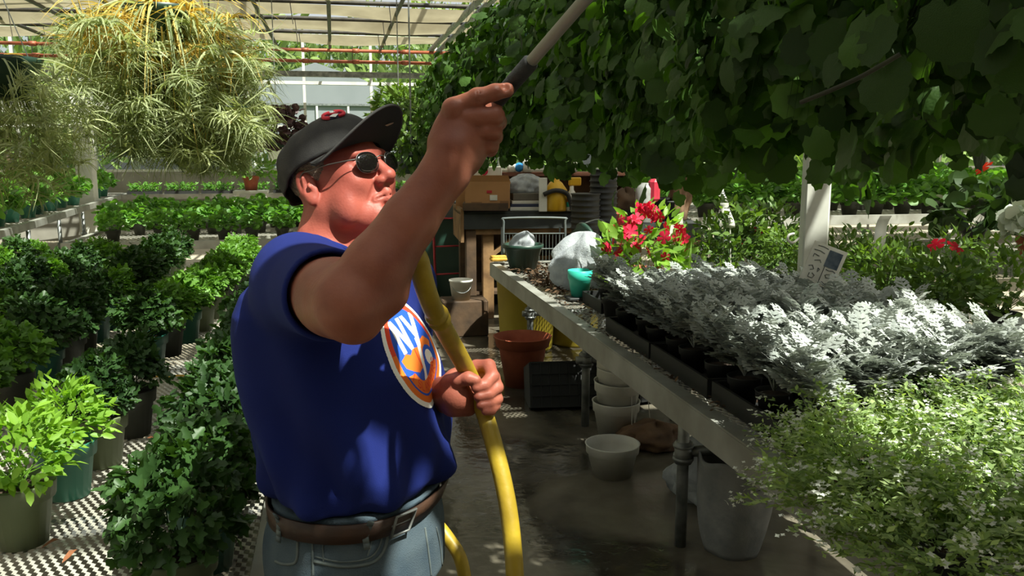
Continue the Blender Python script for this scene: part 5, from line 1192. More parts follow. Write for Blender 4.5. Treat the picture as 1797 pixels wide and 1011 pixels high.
def torso_fn(zlo, zhi, grow=0.0, fold=0.0, e=2.3, rb=.02):
    def fn(P):
        z = P[..., 2]; cx = np.interp(z, zt, ct[:, 0]); cy = np.interp(z, zt, ct[:, 1]); a = np.interp(z, zt, aa_) + grow; b = np.interp(z, zt, bb_) + grow
        dx = P[..., 0] - cx; dy = P[..., 1] - cy; u = dx * bf[0] + dy * bf[1]; v = dx * blft[0] + dy * blft[1]
        rho = (np.abs(u / a) ** e + np.abs(v / b) ** e) ** (1 / e); d = (rho - 1) * np.minimum(a, b) * .95
        if fold:
            th = np.arctan2(v / b, u / a); zz = z - 1.0
            d = d - fold * (np.sin(th * 7 + zz * 9 + 2 * np.sin(zz * 8)) * np.clip(1.45 - z, 0, 1) * 1.2 + .6 * np.sin(th * 15 - zz * 14) * np.clip(1.2 - z, 0, .4) * 2 + .5 * np.sin(zz * 42 + th * 3) * np.clip((1.06 - z) * 9, 0, 1))
        dz = np.maximum(zlo - z, z - zhi); d1 = np.maximum(d, dz)
        hh = np.clip(.5 - .5 * (d - dz) / rb, 0, 1); return d * (1 - hh) + dz * hh + rb * hh * (1 - hh)
    return fn
zhem = at(630, 893, 1.44)[2]; zbelt = at(630, 912, 1.44)[2]; zneck = at(560, 436, DB)[2]

# ---- key joints
SHR = at(532, 497, 1.40); ELB = at(612, 533, 1.15); WRR = at(783, 300, 1.20)
SHL = at(700, 500, 1.75); ELL = at(700, 700, 1.80); WRL = at(762, 694, 1.60)

# ---- head frame
fh0, lh = facing(31); ptc = radians(20); uh0 = Zv
fh = fh0 * cos(ptc) + uh0 * sin(ptc); uh = uh0 * cos(ptc) - fh0 * sin(ptc)
EAR = at(549, 329, 1.585); HC = EAR + lh * .076; HR = np.stack([fh, lh, uh], 1)
def hp(f, l, u): return HC + fh * f + lh * l + uh * u

def head_grid(h=.0022, hair=False):
    lo = HC - .2; hi = HC + .2; lo[2] = HC[2] - .24
    g = Grid(lo, hi, h)
    g.ell(hp(-.008, 0, .046), (.096, .076, .076), HR, .01)
    g.ell(hp(.040, 0, -.012), (.060, .060, .080), HR, .03)
    g.cap(hp(.005, .048, -.045), hp(.070, .016, -.086), .030, .022, .03); g.cap(hp(.005, -.048, -.045), hp(.070, -.016, -.086), .030, .022, .03)
    g.ell(hp(.082, 0, -.084), (.017, .022, .018), HR, .018)
    for s in (-1, 1):
        g.ell(hp(.066, s * .042, -.016), (.026, .022, .024), HR, .02)
        g.cap(hp(.086, s * .038, .032), hp(.094, s * .010, .030), .010, .010, .014)
        g.ell(hp(.094, s * .031, .012), (.016, .016, .012), HR, .012, 'd')
        g.ell(hp(.079, s * .031, .012), (.013, .014, .012), HR, .004)
        g.ell(hp(.045, s * .060, -.055), (.026, .018, .034), HR, .022)   # jowl
    g.cap(hp(.094, 0, .022), hp(.117, 0, -.016), .0085, .0115, .010)
    g.ell(hp(.118, 0, -.019), (.0125, .013, .0115), HR, .006)
    for s in (-1, 1):
        g.ell(hp(.106, s * .0135, -.025), (.012, .008, .009), HR, .006); g.ell(hp(.111, s * .0075, -.0335), (.006, .0035, .004), HR, .003, 'd')
    g.cap(hp(.099, 0, -.036), hp(.100, 0, -.046), .010, .009, .008)
    for s in (-1, 1):
        g.cap(hp(.103, 0, -.047), hp(.089, s * .023, -.053), .0062, .0035, .006); g.cap(hp(.100, 0, -.059), hp(.087, s * .022, -.056), .0072, .0038, .006)
        g.cap(hp(.1065, 0, -.0528), hp(.092, s * .026, -.0560), .0018, .0018, .002, 'd')
        g.cap(hp(.096, s * .020, -.030), hp(.084, s * .033, -.055), .0028, .0028, .006, 'd')   # nasolabial fold
    g.cap(hp(.097, -.012, -.070), hp(.097, .012, -.070), .003, .003, .006, 'd')
    # neck
    nb = at(562, 440, 1.60); nb2 = at(585, 430, 1.55)
    g.cap(hp(-.022, 0, -.03), nb - Zv * .07, .058, .074, .03)
    g.cap(hp(.050, 0, -.088), hp(.0, 0, -.125), .028, .045, .03)
    # ears
    for s in (-1, 1):
        er = lh * s; ef = nrm(fh * .92 + er * -.32 * 1); eu = nrm(uh + fh * -.25); el = nrm(np.cross(eu, ef)) ; Re = np.stack([nrm(np.cross(el, eu)), el, eu], 1)
        c = hp(-.010, s * .080, .004)
        g.ell(c, (.0185, .007, .034), Re, .006); g.ell(c + er * .007 + fh * .002 + uh * .006, (.0115, .006, .021), Re, .004, 'd')
        g.ell(c + er * .002 - uh * .026 + fh * .004, (.009, .006, .011), Re, .006)
        g.ell(c + fh * .010 + er * .003 - uh * .002, (.004, .005, .007), Re, .004)
        g.cap(c + er * .0045 + uh * .018, c + er * .0045 - uh * .012 - fh * .004, .003, .003, .003)
    return g
gh_ = head_grid()

# ---- right arm and hand (raised, seen from the back of the hand)
def HPX(x, y, d=0.0): return at(x, y, 1.20 + d)   # point on the right hand
WA = at(1040, -16, 1.085); WB = at(933, 107, 1.19); WC = WB + (WB - WA) * 1.55    # wand axis
def wand_at(px):  # point on the axis at a pixel column
    t = np.linspace(-.5, 2.6, 400); P = WA + (WB - WA) * t[:, None]; q = P - Cv; X = CX + F * (q @ Rv) / (q @ FWv); return P[np.argmin(np.abs(X - px))]
def arm_grid():
    lo = np.minimum.reduce([SHR, ELB, WRR]) - .13; hi = np.maximum.reduce([SHR, ELB, WRR, HPX(900, 130)]) + .12
    g = Grid(lo, hi, .0024)
    g.cap(SHR, ELB + (SHR - ELB) * .15, .064, .053, .015)
    g.cap(ELB + (SHR - ELB) * .25, ELB, .056, .049, .015)
    f1 = ELB + (WRR - ELB) * .3 + UPv * -.004; f2 = ELB + (WRR - ELB) * .62
    g.cap(ELB, f1, .048, .046, .012); g.cap(f1, f2, .046, .038, .010); g.cap(f2, WRR, .038, .033, .010)
    g.cap(ELB + nrm(SHR - ELB) * -.012, ELB + UPv * -.02 + Rv * .01, .040, .034, .015)
    g.ell(at(664, 520, 1.16), (.04, .03, .03), None, .02)      # belly of the forearm by the elbow
    # wrist + back of the hand
    rt = nrm(HPX(845, 262) - HPX(780, 190)); dr = nrm(HPX(822, 205) - WRR); nn = nrm(np.cross(rt, dr)); Rh = np.stack([rt, dr, np.cross(rt, dr)], 1)
    g.cap(WRR, HPX(796, 262), .033, .032, .012)
    g.cap(HPX(780, 250, .006), HPX(796, 200, .008), .024, .018, .008)
    g.cap(HPX(800, 262, .004), HPX(819, 217, .006), .027, .018, .010)
    g.cap(HPX(818, 272, .008), HPX(836, 238, .008), .024, .016, .010)
    g.cap(HPX(820, 282, .014), HPX(842, 262, .014), .019, .014, .010)
    g.ell(HPX(804, 240, .010), (.034, .026, .036), None, .010)
    # fingers: knuckle, middle joint, end
    idx_ = [HPX(794, 190, .004), HPX(838, 172, .0), HPX(868, 162, .0), HPX(890, 158, .006)]
    g.chain(idx_, [.0140, .0124, .0112, .0100], .004); g.ell(HPX(838, 171, -.001), (.0130, .0130, .0130), None, .004)
    g.ell(HPX(795, 191, -.003), (.0155, .0155, .0155), None, .004)
    mid = [HPX(820, 207, .0), HPX(846, 205, -.004), HPX(869, 204, -.002), HPX(874, 214, .022), HPX(860, 218, .042)]
    g.chain(mid, [.0140, .0125, .0132, .0120, .0105], .003)
    rng_ = [HPX(838, 232, .004), HPX(852, 230, .0), HPX(866, 231, .004), HPX(868, 240, .026), HPX(854, 243, .044)]
    g.chain(rng_, [.0130, .0118, .0122, .0115, .010], .003)
    pk_ = [HPX(848, 258, .012), HPX(856, 256, .010), HPX(862, 256, .016), HPX(860, 262, .034), HPX(848, 264, .046)]
    g.chain(pk_, [.0115, .0105, .0108, .0105, .009], .003)
    # thumb wraps the far side of the grip
    th = [HPX(790, 255, .022), HPX(815, 225, .050), HPX(845, 205, .062), HPX(868, 190, .058)]
    g.chain(th, [.020, .016, .0135, .0115], .008)
    # nail and creases
    g.ell(HPX(886, 152, -.004), (.006, .006, .006), None, .003, 'd')
    for q in ((833, 163), (838, 168), (843, 173)): pass
    P1 = HPX(836, 161, -.011); P2 = HPX(842, 180, -.012); g.cap(P1, P2, .0011, .0011, .002, 'd')
    P1 = HPX(841, 160, -.011); P2 = HPX(846, 178, -.012); g.cap(P1, P2, .0009, .0009, .002, 'd')
    return g
# ---- left hand closed round the hose
DL = 1.53
def LX(x, y, d=0.0): return at(x, y, DL + d)
HOSE = [at(728, 425, 1.26), at(735, 460, 1.28), at(745, 500, 1.31), at(757, 535, 1.35), at(768, 556, 1.38), at(786, 590, 1.44), at(806, 625, 1.50), at(824, 660, DL + .012), at(842, 702, DL + .02), at(858, 750, 1.52), at(872, 800, 1.50), at(884, 850, 1.48), at(893, 900, 1.46), at(900, 960, 1.44), at(904, 1020, 1.43)]
def left_grid():
    lo = np.minimum.reduce([WRL, ELL, SHL, LX(885, 720, -.06), LX(780, 640, -.06)]) - .05; hi = np.maximum.reduce([WRL, ELL, SHL, LX(890, 640)]) + .11
    g = Grid(lo, hi, .0024)
    g.cap(SHL, ELL, .060, .048, .03); g.cap(ELL, (ELL + WRL) / 2, .048, .044, .03); g.cap((ELL + WRL) / 2, WRL, .044, .033, .02)
    g.cap(WRL, LX(795, 688, .008), .033, .030, .02)
    g.ell(LX(803, 694, .006), (.030, .030, .032), None, .015)
    g.cap(LX(795, 712, .01), LX(822, 716, .02), .021, .016, .015)
    g.cap(LX(800, 664, .034), LX(836, 645, .040), .020, .014, .015)
    g.cap(LX(800, 700, .036), LX(838, 690, .044), .022, .016, .02)
    # thumb along the top, pointing right
    g.chain([LX(788, 672, .002), LX(806, 667, -.014), LX(822, 664, -.024), LX(835, 667, -.026)], [.0165, .0138, .0118, .0098], .006)
    F_ = [((836, 643), (858, 642), (864, 660), (850, 676), (836, 680), .0128),
          ((840, 662), (866, 662), (872, 680), (856, 692), (840, 696), .0125),
          ((842, 684), (868, 684), (872, 700), (858, 708), (844, 711), .0115),
          ((842, 702), (864, 702), (869, 712), (862, 720), (852, 722), .0100)]
    for a, b, c, d, e, r_ in F_:
        g.chain([LX(*a, .040), LX(*b, .026), LX(*c, .002), LX(*d, -.018), LX(*e, -.026)], [r_, r_ * .98, r_ * .95, r_ * .9, r_ * .78], .004)
    return g
gr_ = arm_grid(); gl_ = left_grid()
core = Grid(np.array([ct[:, 0].min() - .3, ct[:, 1].min() - .3, .9]), np.array([ct[:, 0].max() + .3, ct[:, 1].max() + .35, 1.55]), .008)
lo = np.array([ct[:, 0].min() - .25, ct[:, 1].min() - .25, .9]); hi = np.array([ct[:, 0].max() + .25, ct[:, 1].max() + .25, 1.5])
core.put(torso_fn(1.05, zneck - .03, -.03, rb=.04), lo, hi, .01); core.cap(SHR, SHL, .05, .05, .03); core.cap(hp(-.02, 0, -.11), at(562, 440, 1.60) - Zv * .09, .05, .07, .03)
# the neck column continues into the chest so that the body stays one figure
parts = [g.nets() for g in (gh_, gr_, gl_, core)]
V = np.concatenate([p[0] for p in parts]); o_ = np.cumsum([0] + [len(p[0]) for p in parts]); Q = np.concatenate([p[1] + o_[i] for i, p in enumerate(parts)])
def skin_material():
    m = mat('skin', (150, 91, 72), (125, 70, 55), rough=.5, scale=14, detail=3, bump=.08, bscale=220, spec=.35); t = m.node_tree; b = t.nodes['Principled BSDF']
    b.inputs['Subsurface Weight'].default_value = .12; b.inputs['Subsurface Radius'].default_value = (.02, .006, .003); b.inputs['Subsurface Scale'].default_value = .5
    a = t.nodes.new('ShaderNodeAttribute'); a.attribute_name = 'rnd'; mx = t.nodes.new('ShaderNodeMixRGB'); src = b.inputs['Base Color'].links[0].from_socket
    hs_ = t.nodes.new('ShaderNodeMixRGB'); hs_.blend_type = 'MULTIPLY'; hs_.inputs[0].default_value = 1; hs_.inputs[2].default_value = (1.42, 1.05, 1.22, 1)
    t.links.new(src, hs_.inputs[1]); t.links.new(a.outputs['Fac'], mx.inputs[0]); t.links.new(src, mx.inputs[1]); t.links.new(hs_.outputs[0], mx.inputs[2]); t.links.new(mx.outputs[0], b.inputs['Base Color'])
    return m
M['skin'] = skin_material()
feet = np.array([*torso_at(1.0)[0], 0.0])
hd = np.concatenate([np.full(len(p[0]), v) for p, v in zip(parts, (1, 0, .35, .6))]); person = link('person', mesh('person', V - feet, Q, True, None, hd), M['skin'], None, feet)
tag(person, 'man in a black cap, sunglasses and blue t-shirt watering with one arm raised', 'person')
def sub(name, me, m, parent=None, loc=None):
    o = link(name, me, m, parent or person); o.matrix_parent_inverse = Matrix.Identity(4); return o
def wbuild(name, V, Fc, m, smooth=True, parent=None, mi=None, solid=0):
    V = np.asarray(V, float) - feet; o = sub(name, mesh(name, V, Fc, smooth, mi), m, parent)
    if parent is not None: o.location = (0, 0, 0)
    if solid: s = o.modifiers.new('s', 'SOLIDIFY'); s.thickness = solid; s.offset = 0
    return o
def mbw(name, mb, m, smooth=True, parent=None): V = np.concatenate(mb.v); return wbuild(name, V, mb.f, m, smooth, parent)

# ---- t-shirt
def shirt_material():
    m = mat('blue_cotton', (25, 38, 106), (21, 32, 94), rough=.85, scale=6, bump=.25, bscale=900, spec=.2); return m
M['shirt'] = shirt_material()
lo = np.array([-.75, .9, .85]); c_ = torso_at(1.2)[0]
g = Grid(np.array([c_[0] - .36, c_[1] - .42, zhem - .05]), np.array([c_[0] + .36, c_[1] + .36, zneck + .08]), .0042)
lo = g.o; hi = g.o + g.h * g.n
g.put(torso_fn(zhem, zneck - .012, .0, .019, rb=.035), lo, hi, .01)
SE = ELB + (SHR - ELB) * .36                       # sleeve end centre on the arm axis
ax_ = nrm(ELB - SHR)
g.cap(SHR + ax_ * -.02 + np.array([0, 0, -.005]), SE, .076, .070, .03)
g.ell(SHR + np.array([0, 0, .0]), (.074, .074, .068), None, .04)
g.cap(at(520, 470, 1.46), at(575, 448, 1.56), .050, .048, .05)
SLe = SHL + (ELL - SHL) * .5; g.cap(SHL, SLe, .075, .07, .05); g.cap(at(650, 455, 1.66), SHL, .05, .06, .04)
# open the sleeve, the neck and the hem
def halfspace(n, p0): return lambda P: -((P - p0) @ n)
def sleeve_cut(P, a=SE, n=ax_, r=.12):
    q = P - a; h = q @ n; rad = np.linalg.norm(q - h[..., None] * n, axis=-1); return np.maximum(np.maximum(-h, h - .2), rad - r)
g.put(sleeve_cut, SE - .25, SE + .25, .004, 'd')
g.cap(SE - ax_ * .05, SE + ax_ * .05, .056, .069, .003, 'd')
SL2 = SLe; axl = nrm(ELL - SHL); g.put(lambda P: sleeve_cut(P, SL2, axl, .1), SL2 - .25, SL2 + .25, .004, 'd')
nb = at(566, 438, 1.585); g.cap(nb + Zv * .08 + fh * .01, nb - Zv * .03, .085, .068, .006, 'd')
V, Q = g.nets()
# fabric wrinkles near the arm pit
tshirt = wbuild('t_shirt', V, Q, M['shirt'])
collar = MB(); pts = []
for k in range(40):
    a = 2 * pi * k / 40; p = nb + (bf * cos(a) * .076 + blft * sin(a) * .076); pts.append(p + Zv * (.012 - .024 * cos(a)))
bvh = BVHTree.FromPolygons([tuple(v) for v in V], [tuple(int(i) for i in q) for q in Q])
pp = []
for k in range(48):
    a = 2 * pi * k / 48; d = Vector(bf * cos(a) + blft * sin(a)) * .079; o0 = Vector(nb) + d + Vector((0, 0, .2)); h = bvh.ray_cast(o0, Vector((0, 0, -1)))
    pp.append(np.array(h[0]) if h[0] is not None and h[0].z > zneck - .16 else nb + np.array(d) - Zv * .02)
pp = np.array(pp); 
for _ in range(3): pp = (pp + np.roll(pp, 1, 0) + np.roll(pp, -1, 0)) / 3
collar.tube(pp + Zv * .002, .0065, 8, closed=True); mbw('collar', collar, M['shirt'], parent=tshirt)
# sleeve hem stitching band
def surf(px, py, tree, eps=.0012):
    d = Vector(ray(px, py)).normalized(); h = tree.ray_cast(Vector(Cv), d)
    return None if h[0] is None else np.array(h[0]) + np.array(h[1]) * eps

# ---- crest on the chest: round badge, N and Y, orange ground, hockey stick, printed flat on the cloth
def crest():
    n = 230; M2 = ['petal', 'x']; cz = at(727, 633, 1.47)
    up_t = nrm(Zv * .97 - bf * .0); lf = blft
    mats = [mat('print_white', (246, 244, 240), rough=.7), mat('print_orange', (238, 120, 36), rough=.7), mat('print_blue', (30, 84, 200), rough=.7), mat('print_red', (226, 66, 34), rough=.7), mat('print_navy', (22, 34, 120), rough=.7)]
    Rr = .100; us = np.linspace(-1, 1, n); ctr = torso_at(cz[2])[0]; base = np.array([*ctr, cz[2]]) + bf * .6 + blft * .004
    # texture frame: x to his left is the reader's right
    def inpoly(x, y, P):
        c = np.zeros(x.shape, bool); j = len(P) - 1
        for i in range(len(P)):
            xi, yi = P[i]; xj, yj = P[j]; c ^= ((yi > y) != (yj > y)) & (x < (xj - xi) * (y - yi) / (yj - yi + 1e-12) + xi); j = i
        return c
    X, Y = np.meshgrid(us, us, indexing='ij'); H_ = []; ok = np.zeros((n, n), bool); P3 = np.zeros((n, n, 3))
    for i in range(n):
        for j in range(n):
            if X[i, j] ** 2 + Y[i, j] ** 2 > 1.03: continue
            o0 = base + lf * (X[i, j] * Rr) + Zv * (Y[i, j] * Rr); h = bvh.ray_cast(Vector(o0), Vector(-bf))
            if h[0] is not None: P3[i, j] = np.array(h[0]) + np.array(h[1]) * .0012; ok[i, j] = True
    R_ = np.sqrt(X * X + Y * Y); col = np.full((n, n), 2)
    col[R_ > .70] = 2; col[(R_ > .79)] = 1; col[(R_ > .79) & (Y > .1)] = 3; col[R_ > .91] = 0
    land = inpoly(X, Y, [(-.72, -.02), (-.5, .06), (-.3, .0), (-.1, .07), (.15, .05), (.35, .14), (.55, .18), (.72, .05), (.6, -.1), (.3, -.16), (.1, -.30), (-.2, -.34), (-.45, -.26), (-.66, -.16)]) & (R_ < .79); col[land] = 1
    col[inpoly(X, Y, [(-.05, .05), (.0, .05), (.06, -.3), (.0, -.3)]) & land] = 3
    Np = [[(-.56, .06), (-.40, .06), (-.40, .62), (-.56, .62)], [(-.18, .06), (-.02, .06), (-.02, .62), (-.18, .62)], [(-.56, .62), (-.40, .62), (-.02, .06), (-.18, .06)]]
    Yp = [[(.02, .62), (.18, .62), (.33, .34), (.25, .20)], [(.62, .62), (.46, .62), (.17, .10), (.29, .02)], [(.33, .20), (.19, .20), (.02, -.42), (.14, -.42)], [(.14, -.42), (.02, -.42), (-.06, -.52), (-.46, -.46), (-.46, -.56), (.02, -.66), (.14, -.56)]]
    for p in Np + Yp: col[inpoly(X, Y, p) & (R_ < .8)] = 0
    col[((X - .46) ** 2 + (Y + .20) ** 2) < .020] = 0; col[(((X - .46) ** 2 + (Y + .20) ** 2) >= .020) & (((X - .46) ** 2 + (Y + .20) ** 2) < .05)] = 2
    # word along the bottom arc
    glyph = {'I': [[(0, 0), (0, 1)]], 'S': [[(1, .85), (.5, 1), (0, .8), (.1, .55), (.9, .45), (1, .2), (.5, 0), (0, .15)]], 'L': [[(0, 1), (0, 0), (.8, 0)]], 'A': [[(0, 0), (.5, 1), (1, 0)], [(.2, .4), (.8, .4)]], 'N': [[(0, 0), (0, 1), (1, 0), (1, 1)]],
             'D': [[(0, 0), (0, 1), (.6, 1), (1, .6), (1, .4), (.6, 0), (0, 0)]], 'E': [[(1, 1), (0, 1), (0, 0), (1, 0)], [(0, .5), (.7, .5)]], 'R': [[(0, 0), (0, 1), (.8, 1), (1, .75), (.8, .5), (0, .5)], [(.5, .5), (1, 0)]]}
    word = 'ISLANDERS'; ang = np.arctan2(Y, X); band = (R_ > .50) & (R_ < .78) & (Y < -.2)
    col[band & (Y < -.30) & (R_ < .75) & (R_ > .52)] = 1
    for k, ch in enumerate(word):
        a0 = radians(-148 + k * 14.4); 
        for st in glyph[ch]:
            for (x0_, y0_), (x1_, y1_) in zip(st[:-1], st[1:]):
                ax = lambda x, y: ((.56 + .15 * (1 - 0) * 0 + .15 * (1 - y)) * cos(a0 + x * radians(9.5)), (.56 + .15 * (1 - y)) * sin(a0 + x * radians(9.5)))
                A = np.array(ax(x0_, y0_)); B = np.array(ax(x1_, y1_)); d = B - A; L2 = d @ d + 1e-9; t = np.clip(((X - A[0]) * d[0] + (Y - A[1]) * d[1]) / L2, 0, 1)
                col[(np.hypot(X - A[0] - t * d[0], Y - A[1] - t * d[1]) < .014)] = 3
    ids = -np.ones((n, n), int); ids[ok] = np.arange(ok.sum()); Vv = P3[ok]; Fq = []; mi = []
    a = ids[:-1, :-1]; b = ids[1:, :-1]; c = ids[1:, 1:]; d = ids[:-1, 1:]; m = (a >= 0) & (b >= 0) & (c >= 0) & (d >= 0); rc = (X[:-1, :-1] + 1 / n) ** 2 + (Y[:-1, :-1] + 1 / n) ** 2; m &= rc < 1
    o = wbuild('chest_emblem', Vv, np.stack([a[m], b[m], c[m], d[m]], 1), mats, True, tshirt, col[:-1, :-1][m]); return o
crest()

# ---- jeans, belt
M['denim'] = mat('faded_denim', (88, 100, 108), (66, 80, 92), rough=.9, scale=9, bump=.35, bscale=500, spec=.15)
M['denim2'] = mat('denim_seam', (104, 112, 110), (80, 90, 94), rough=.9, scale=30)
M['leather'] = mat('brown_leather', (66, 42, 28), (50, 32, 24), rough=.55, scale=20, bump=.2)
cz, a0, b0 = torso_at(.9); g = Grid(np.array([cz[0] - .34, cz[1] - .34, .0]), np.array([cz[0] + .34, cz[1] + .34, zbelt + .08]), .006)
lo = g.o; hi = g.o + g.h * g.n
g.put(torso_fn(.80, zbelt + .022, -.001, .0, rb=.012), lo, hi, .01)
c3 = lambda z: np.array([*cz, z])
legs = []
for s in (-1, 1):
    hip = c3(.84) + blft * s * .088; kn = c3(.46) + blft * s * .10 + bf * .015; an = c3(.06) + blft * s * .11 - bf * .02
    g.cap(hip, kn, .098, .074, .05); g.cap(kn, an, .074, .062, .03); legs.append(an)
g.ell(c3(.86) - bf * .06, (.13, .13, .12), None, .05)
V, Q = g.nets(); keep = V[:, 2]
jeans = wbuild('jeans', V, Q, M['denim'])
bj = BVHTree.FromPolygons([tuple(v) for v in V], [tuple(int(i) for i in q) for q in Q])
def seam(pts, r_=.0016, m=None, name='seam', n=40):
    P = []
    for x, y in spline([(a, b, 0) for a, b in pts], n)[:, :2]:
        q = surf(x, y, bj, .0008)
        if q is not None: P.append(q)
    if len(P) > 3: mbw(name, MB().tube(P, r_, 6), m or M['denim2'], parent=jeans)
seam([(552, 985), (600, 994), (650, 988), (672, 968), (680, 935), (676, 925)], .0032, name='pocket_edge'); seam([(554, 977), (600, 986), (645, 980), (664, 962), (671, 935), (668, 925)])
seam([(549, 930), (549, 960), (550, 1010)], .0022); seam([(567, 940), (567, 965), (568, 986)]); seam([(652, 938), (650, 958), (645, 975)]); seam([(567, 941), (610, 945), (652, 939)])
seam([(745, 926), (750, 960), (756, 1010)], .0022); seam([(765, 925), (772, 960), (777, 1010)]); seam([(484, 985), (500, 990), (520, 985), (523, 950)], .0025, name='pocket_edge'); seam([(549, 1000), (548, 1040), (548, 1080)], .002)
for (x, y) in ((571, 939), (650, 941)):
    q = surf(x, y, bj, .001)
    if q is not None: mbw('rivet', MB().sphere(q, .0038, 10, 6), M['rust'], parent=jeans)
# belt: a band round the waist
def ring_band(z0, z1, grow, m, name, parent, n=72, th=.004, sway=None):
    V = []; 
    for z in (z0, z1):
        for gg in (grow, grow + th):
            c, a, b = torso_at(z)
            for k in range(n):
                t = 2 * pi * k / n; cu = abs(cos(t)) ** (2 / 2.3) * np.sign(cos(t)); cv = abs(sin(t)) ** (2 / 2.3) * np.sign(sin(t)); p = np.array([*c, z]) + bf * cu * (a + gg) + blft * cv * (b + gg); V.append(p)
    Fc = []
    for k in range(n):
        j = (k + 1) % n; Fc += [(n + k, n + j, 3 * n + j, 3 * n + k), (k, 2 * n + k, 2 * n + j, j), (2 * n + k, 3 * n + k, 3 * n + j, 2 * n + j), (k, j, n + j, n + k)]
    return wbuild(name, V, Fc, m, True, parent)
zb0 = at(600, 932, 1.44)[2]; zb1 = at(600, 896, 1.44)[2]
belt = ring_band(zb0, zb1, .003, M['leather'], 'belt', None, th=.005)
def bandpt(t, z, gg): 
    c, a, b = torso_at(z); cu = abs(cos(t)) ** (2 / 2.3) * np.sign(cos(t)); cv = abs(sin(t)) ** (2 / 2.3) * np.sign(sin(t)); return np.array([*c, z]) + bf * cu * (a + gg) + blft * cv * (b + gg)
zm = (zb0 + zb1) / 2; hb = (zb1 - zb0) / 2
mb = MB(); t0, t1 = -.66, -.42
mb.tube([bandpt(t0, zm - hb * 1.1, .012), bandpt(t0, zm + hb * 1.1, .012), bandpt(t1, zm + hb * 1.1, .012), bandpt(t1, zm - hb * 1.1, .012)], .0028, 8, closed=True); mb.tube([bandpt(t0, zm, .014), bandpt(t1, zm, .014)], .002, 6)
mbw('buckle', mb, M['galv'], parent=belt)
for t in (-.95, -1.95, .75, 2.2, 3.1, -2.6):
    mb = MB()
    for s in (0,): 
        P = [bandpt(t + s * .02, z, .010) for z in np.linspace(zb0 - .012, zb1 + .006, 6)]
        for i in range(5): d = nrm(bandpt(t + .05, zm, 0) - bandpt(t - .05, zm, 0)); mb.bar(P[i], P[i + 1], .011, .003, up=nrm(P[2] - np.array([*torso_at(zm)[0], zm])))
    mbw('belt_loop', mb, M['denim2'], parent=jeans)
# shoes
for s, an in zip((-1, 1), legs):
    g = Grid(an - np.array([.25, .25, .08]), an + np.array([.25, .25, .16]), .006); 
    g.cap(an * [1, 1, 0] + Zv * .045 - bf * .03, an * [1, 1, 0] + Zv * .042 + bf * .15, .044, .040, .02); g.cap(an * [1, 1, 0] + Zv * .05 - bf * .02, an + Zv * .04, .046, .052, .02)
    g.put(lambda P: P[..., 2] - .004, g.o, g.o + g.h * g.n, .004, 'd'); V, Q = g.nets(); wbuild('shoe', V, Q, M['leather'])
# ---- cap
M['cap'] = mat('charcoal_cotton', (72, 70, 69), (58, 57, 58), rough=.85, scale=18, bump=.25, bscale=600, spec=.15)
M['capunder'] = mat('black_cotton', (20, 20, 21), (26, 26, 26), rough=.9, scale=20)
cc = (-.012, 0, .046); cr = (.110, .090, .082)
def crown_pt(a, e):  # azimuth from the front, elevation 0..90
    ce = cos(e); f = cc[0] + cr[0] * ce * cos(a) * (1.0); l = cr[1] * ce * sin(a); u = cc[2] + cr[2] * sin(e) ** (1 if e > 0 else 1)
    front = max(0, cos(a)); u += .012 * front * sin(2 * e) ; f += .006 * front * sin(2 * max(e, 0))
    return f, l, u
def rim_el(a): return radians(-4 + 9 * cos(a) - (22 * max(0, -cos(a)) ** 1.3))
V = []; nA = 72; nE = 22
for j in range(nE + 1):
    for k in range(nA):
        a = 2 * pi * k / nA; e0 = rim_el(a); e = e0 + (pi / 2 - e0) * j / nE
        if e >= 0: f, l, u = crown_pt(a, e)
        else: f = cc[0] + cr[0] * cos(a) * (1 + .1 * e); l = cr[1] * sin(a) * (1 + .1 * e); u = cc[2] + cr[2] * sin(e)
        w_ = .0022 * sin(a * 9 + e * 7) * max(0, -cos(a) + .3) * cos(max(e, 0)); seam_ = -.0016 * max(0, 1 - abs(((a / (pi / 3)) % 1) - .5 + .0) * 0 - 30 * min(abs((a / (pi / 3)) % 1), abs(1 - (a / (pi / 3)) % 1)) * .5) * cos(max(e, 0))
        V.append(hp(f, l, u) + nrm(hp(f, l, u) - hp(cc[0], 0, cc[2])) * (w_ + seam_))
Q = np.array([(j * nA + k, j * nA + (k + 1) % nA, (j + 1) * nA + (k + 1) % nA, (j + 1) * nA + k) for j in range(nE) for k in range(nA)])
capo = wbuild('cap', V, Q, M['cap'], solid=.003)
mbw('button', MB().sphere(hp(cc[0], 0, cc[2] + cr[2] + .002), .006, 10, 6), M['cap'], parent=capo)
# brim
nA2 = 40; nT = 14; V = []
for i in range(nA2 + 1):
    s = -1 + 2 * i / nA2; a = s * radians(74); e = rim_el(a) + .02; f0, l0, u0 = crown_pt(a, max(e, 0.001)); 
    fo = cc[0] + cr[0] * cos(a) * 1.0 + .076 * max(cos(a * 1.18), 0) ** .55; lo_ = cr[1] * sin(a) * (1.0 + .02 * cos(a))
    for j in range(nT + 1):
        t = j / nT; f = f0 + (fo - f0) * t; l = l0 * .995 + (lo_ - l0) * t; u = u0 - .003 + .026 * t * cos(a) + .014 * t * t * cos(a) - .020 * (abs(l) / .088) ** 2.2 * (.2 + t) ; V.append(hp(f, l, u))
Q = np.array([(i * (nT + 1) + j, (i + 1) * (nT + 1) + j, (i + 1) * (nT + 1) + j + 1, i * (nT + 1) + j + 1) for i in range(nA2) for j in range(nT)])
Vb = np.array(V); top = Vb + uh * .0025; bot_ = Vb - uh * .0015
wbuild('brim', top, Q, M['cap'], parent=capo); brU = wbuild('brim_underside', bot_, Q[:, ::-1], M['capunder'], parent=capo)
edge = [i * (nT + 1) + nT for i in range(nA2 + 1)]; mbw('brim_edge', MB().tube((top[edge] + bot_[edge]) / 2, .0026, 6), M['cap'], parent=capo)
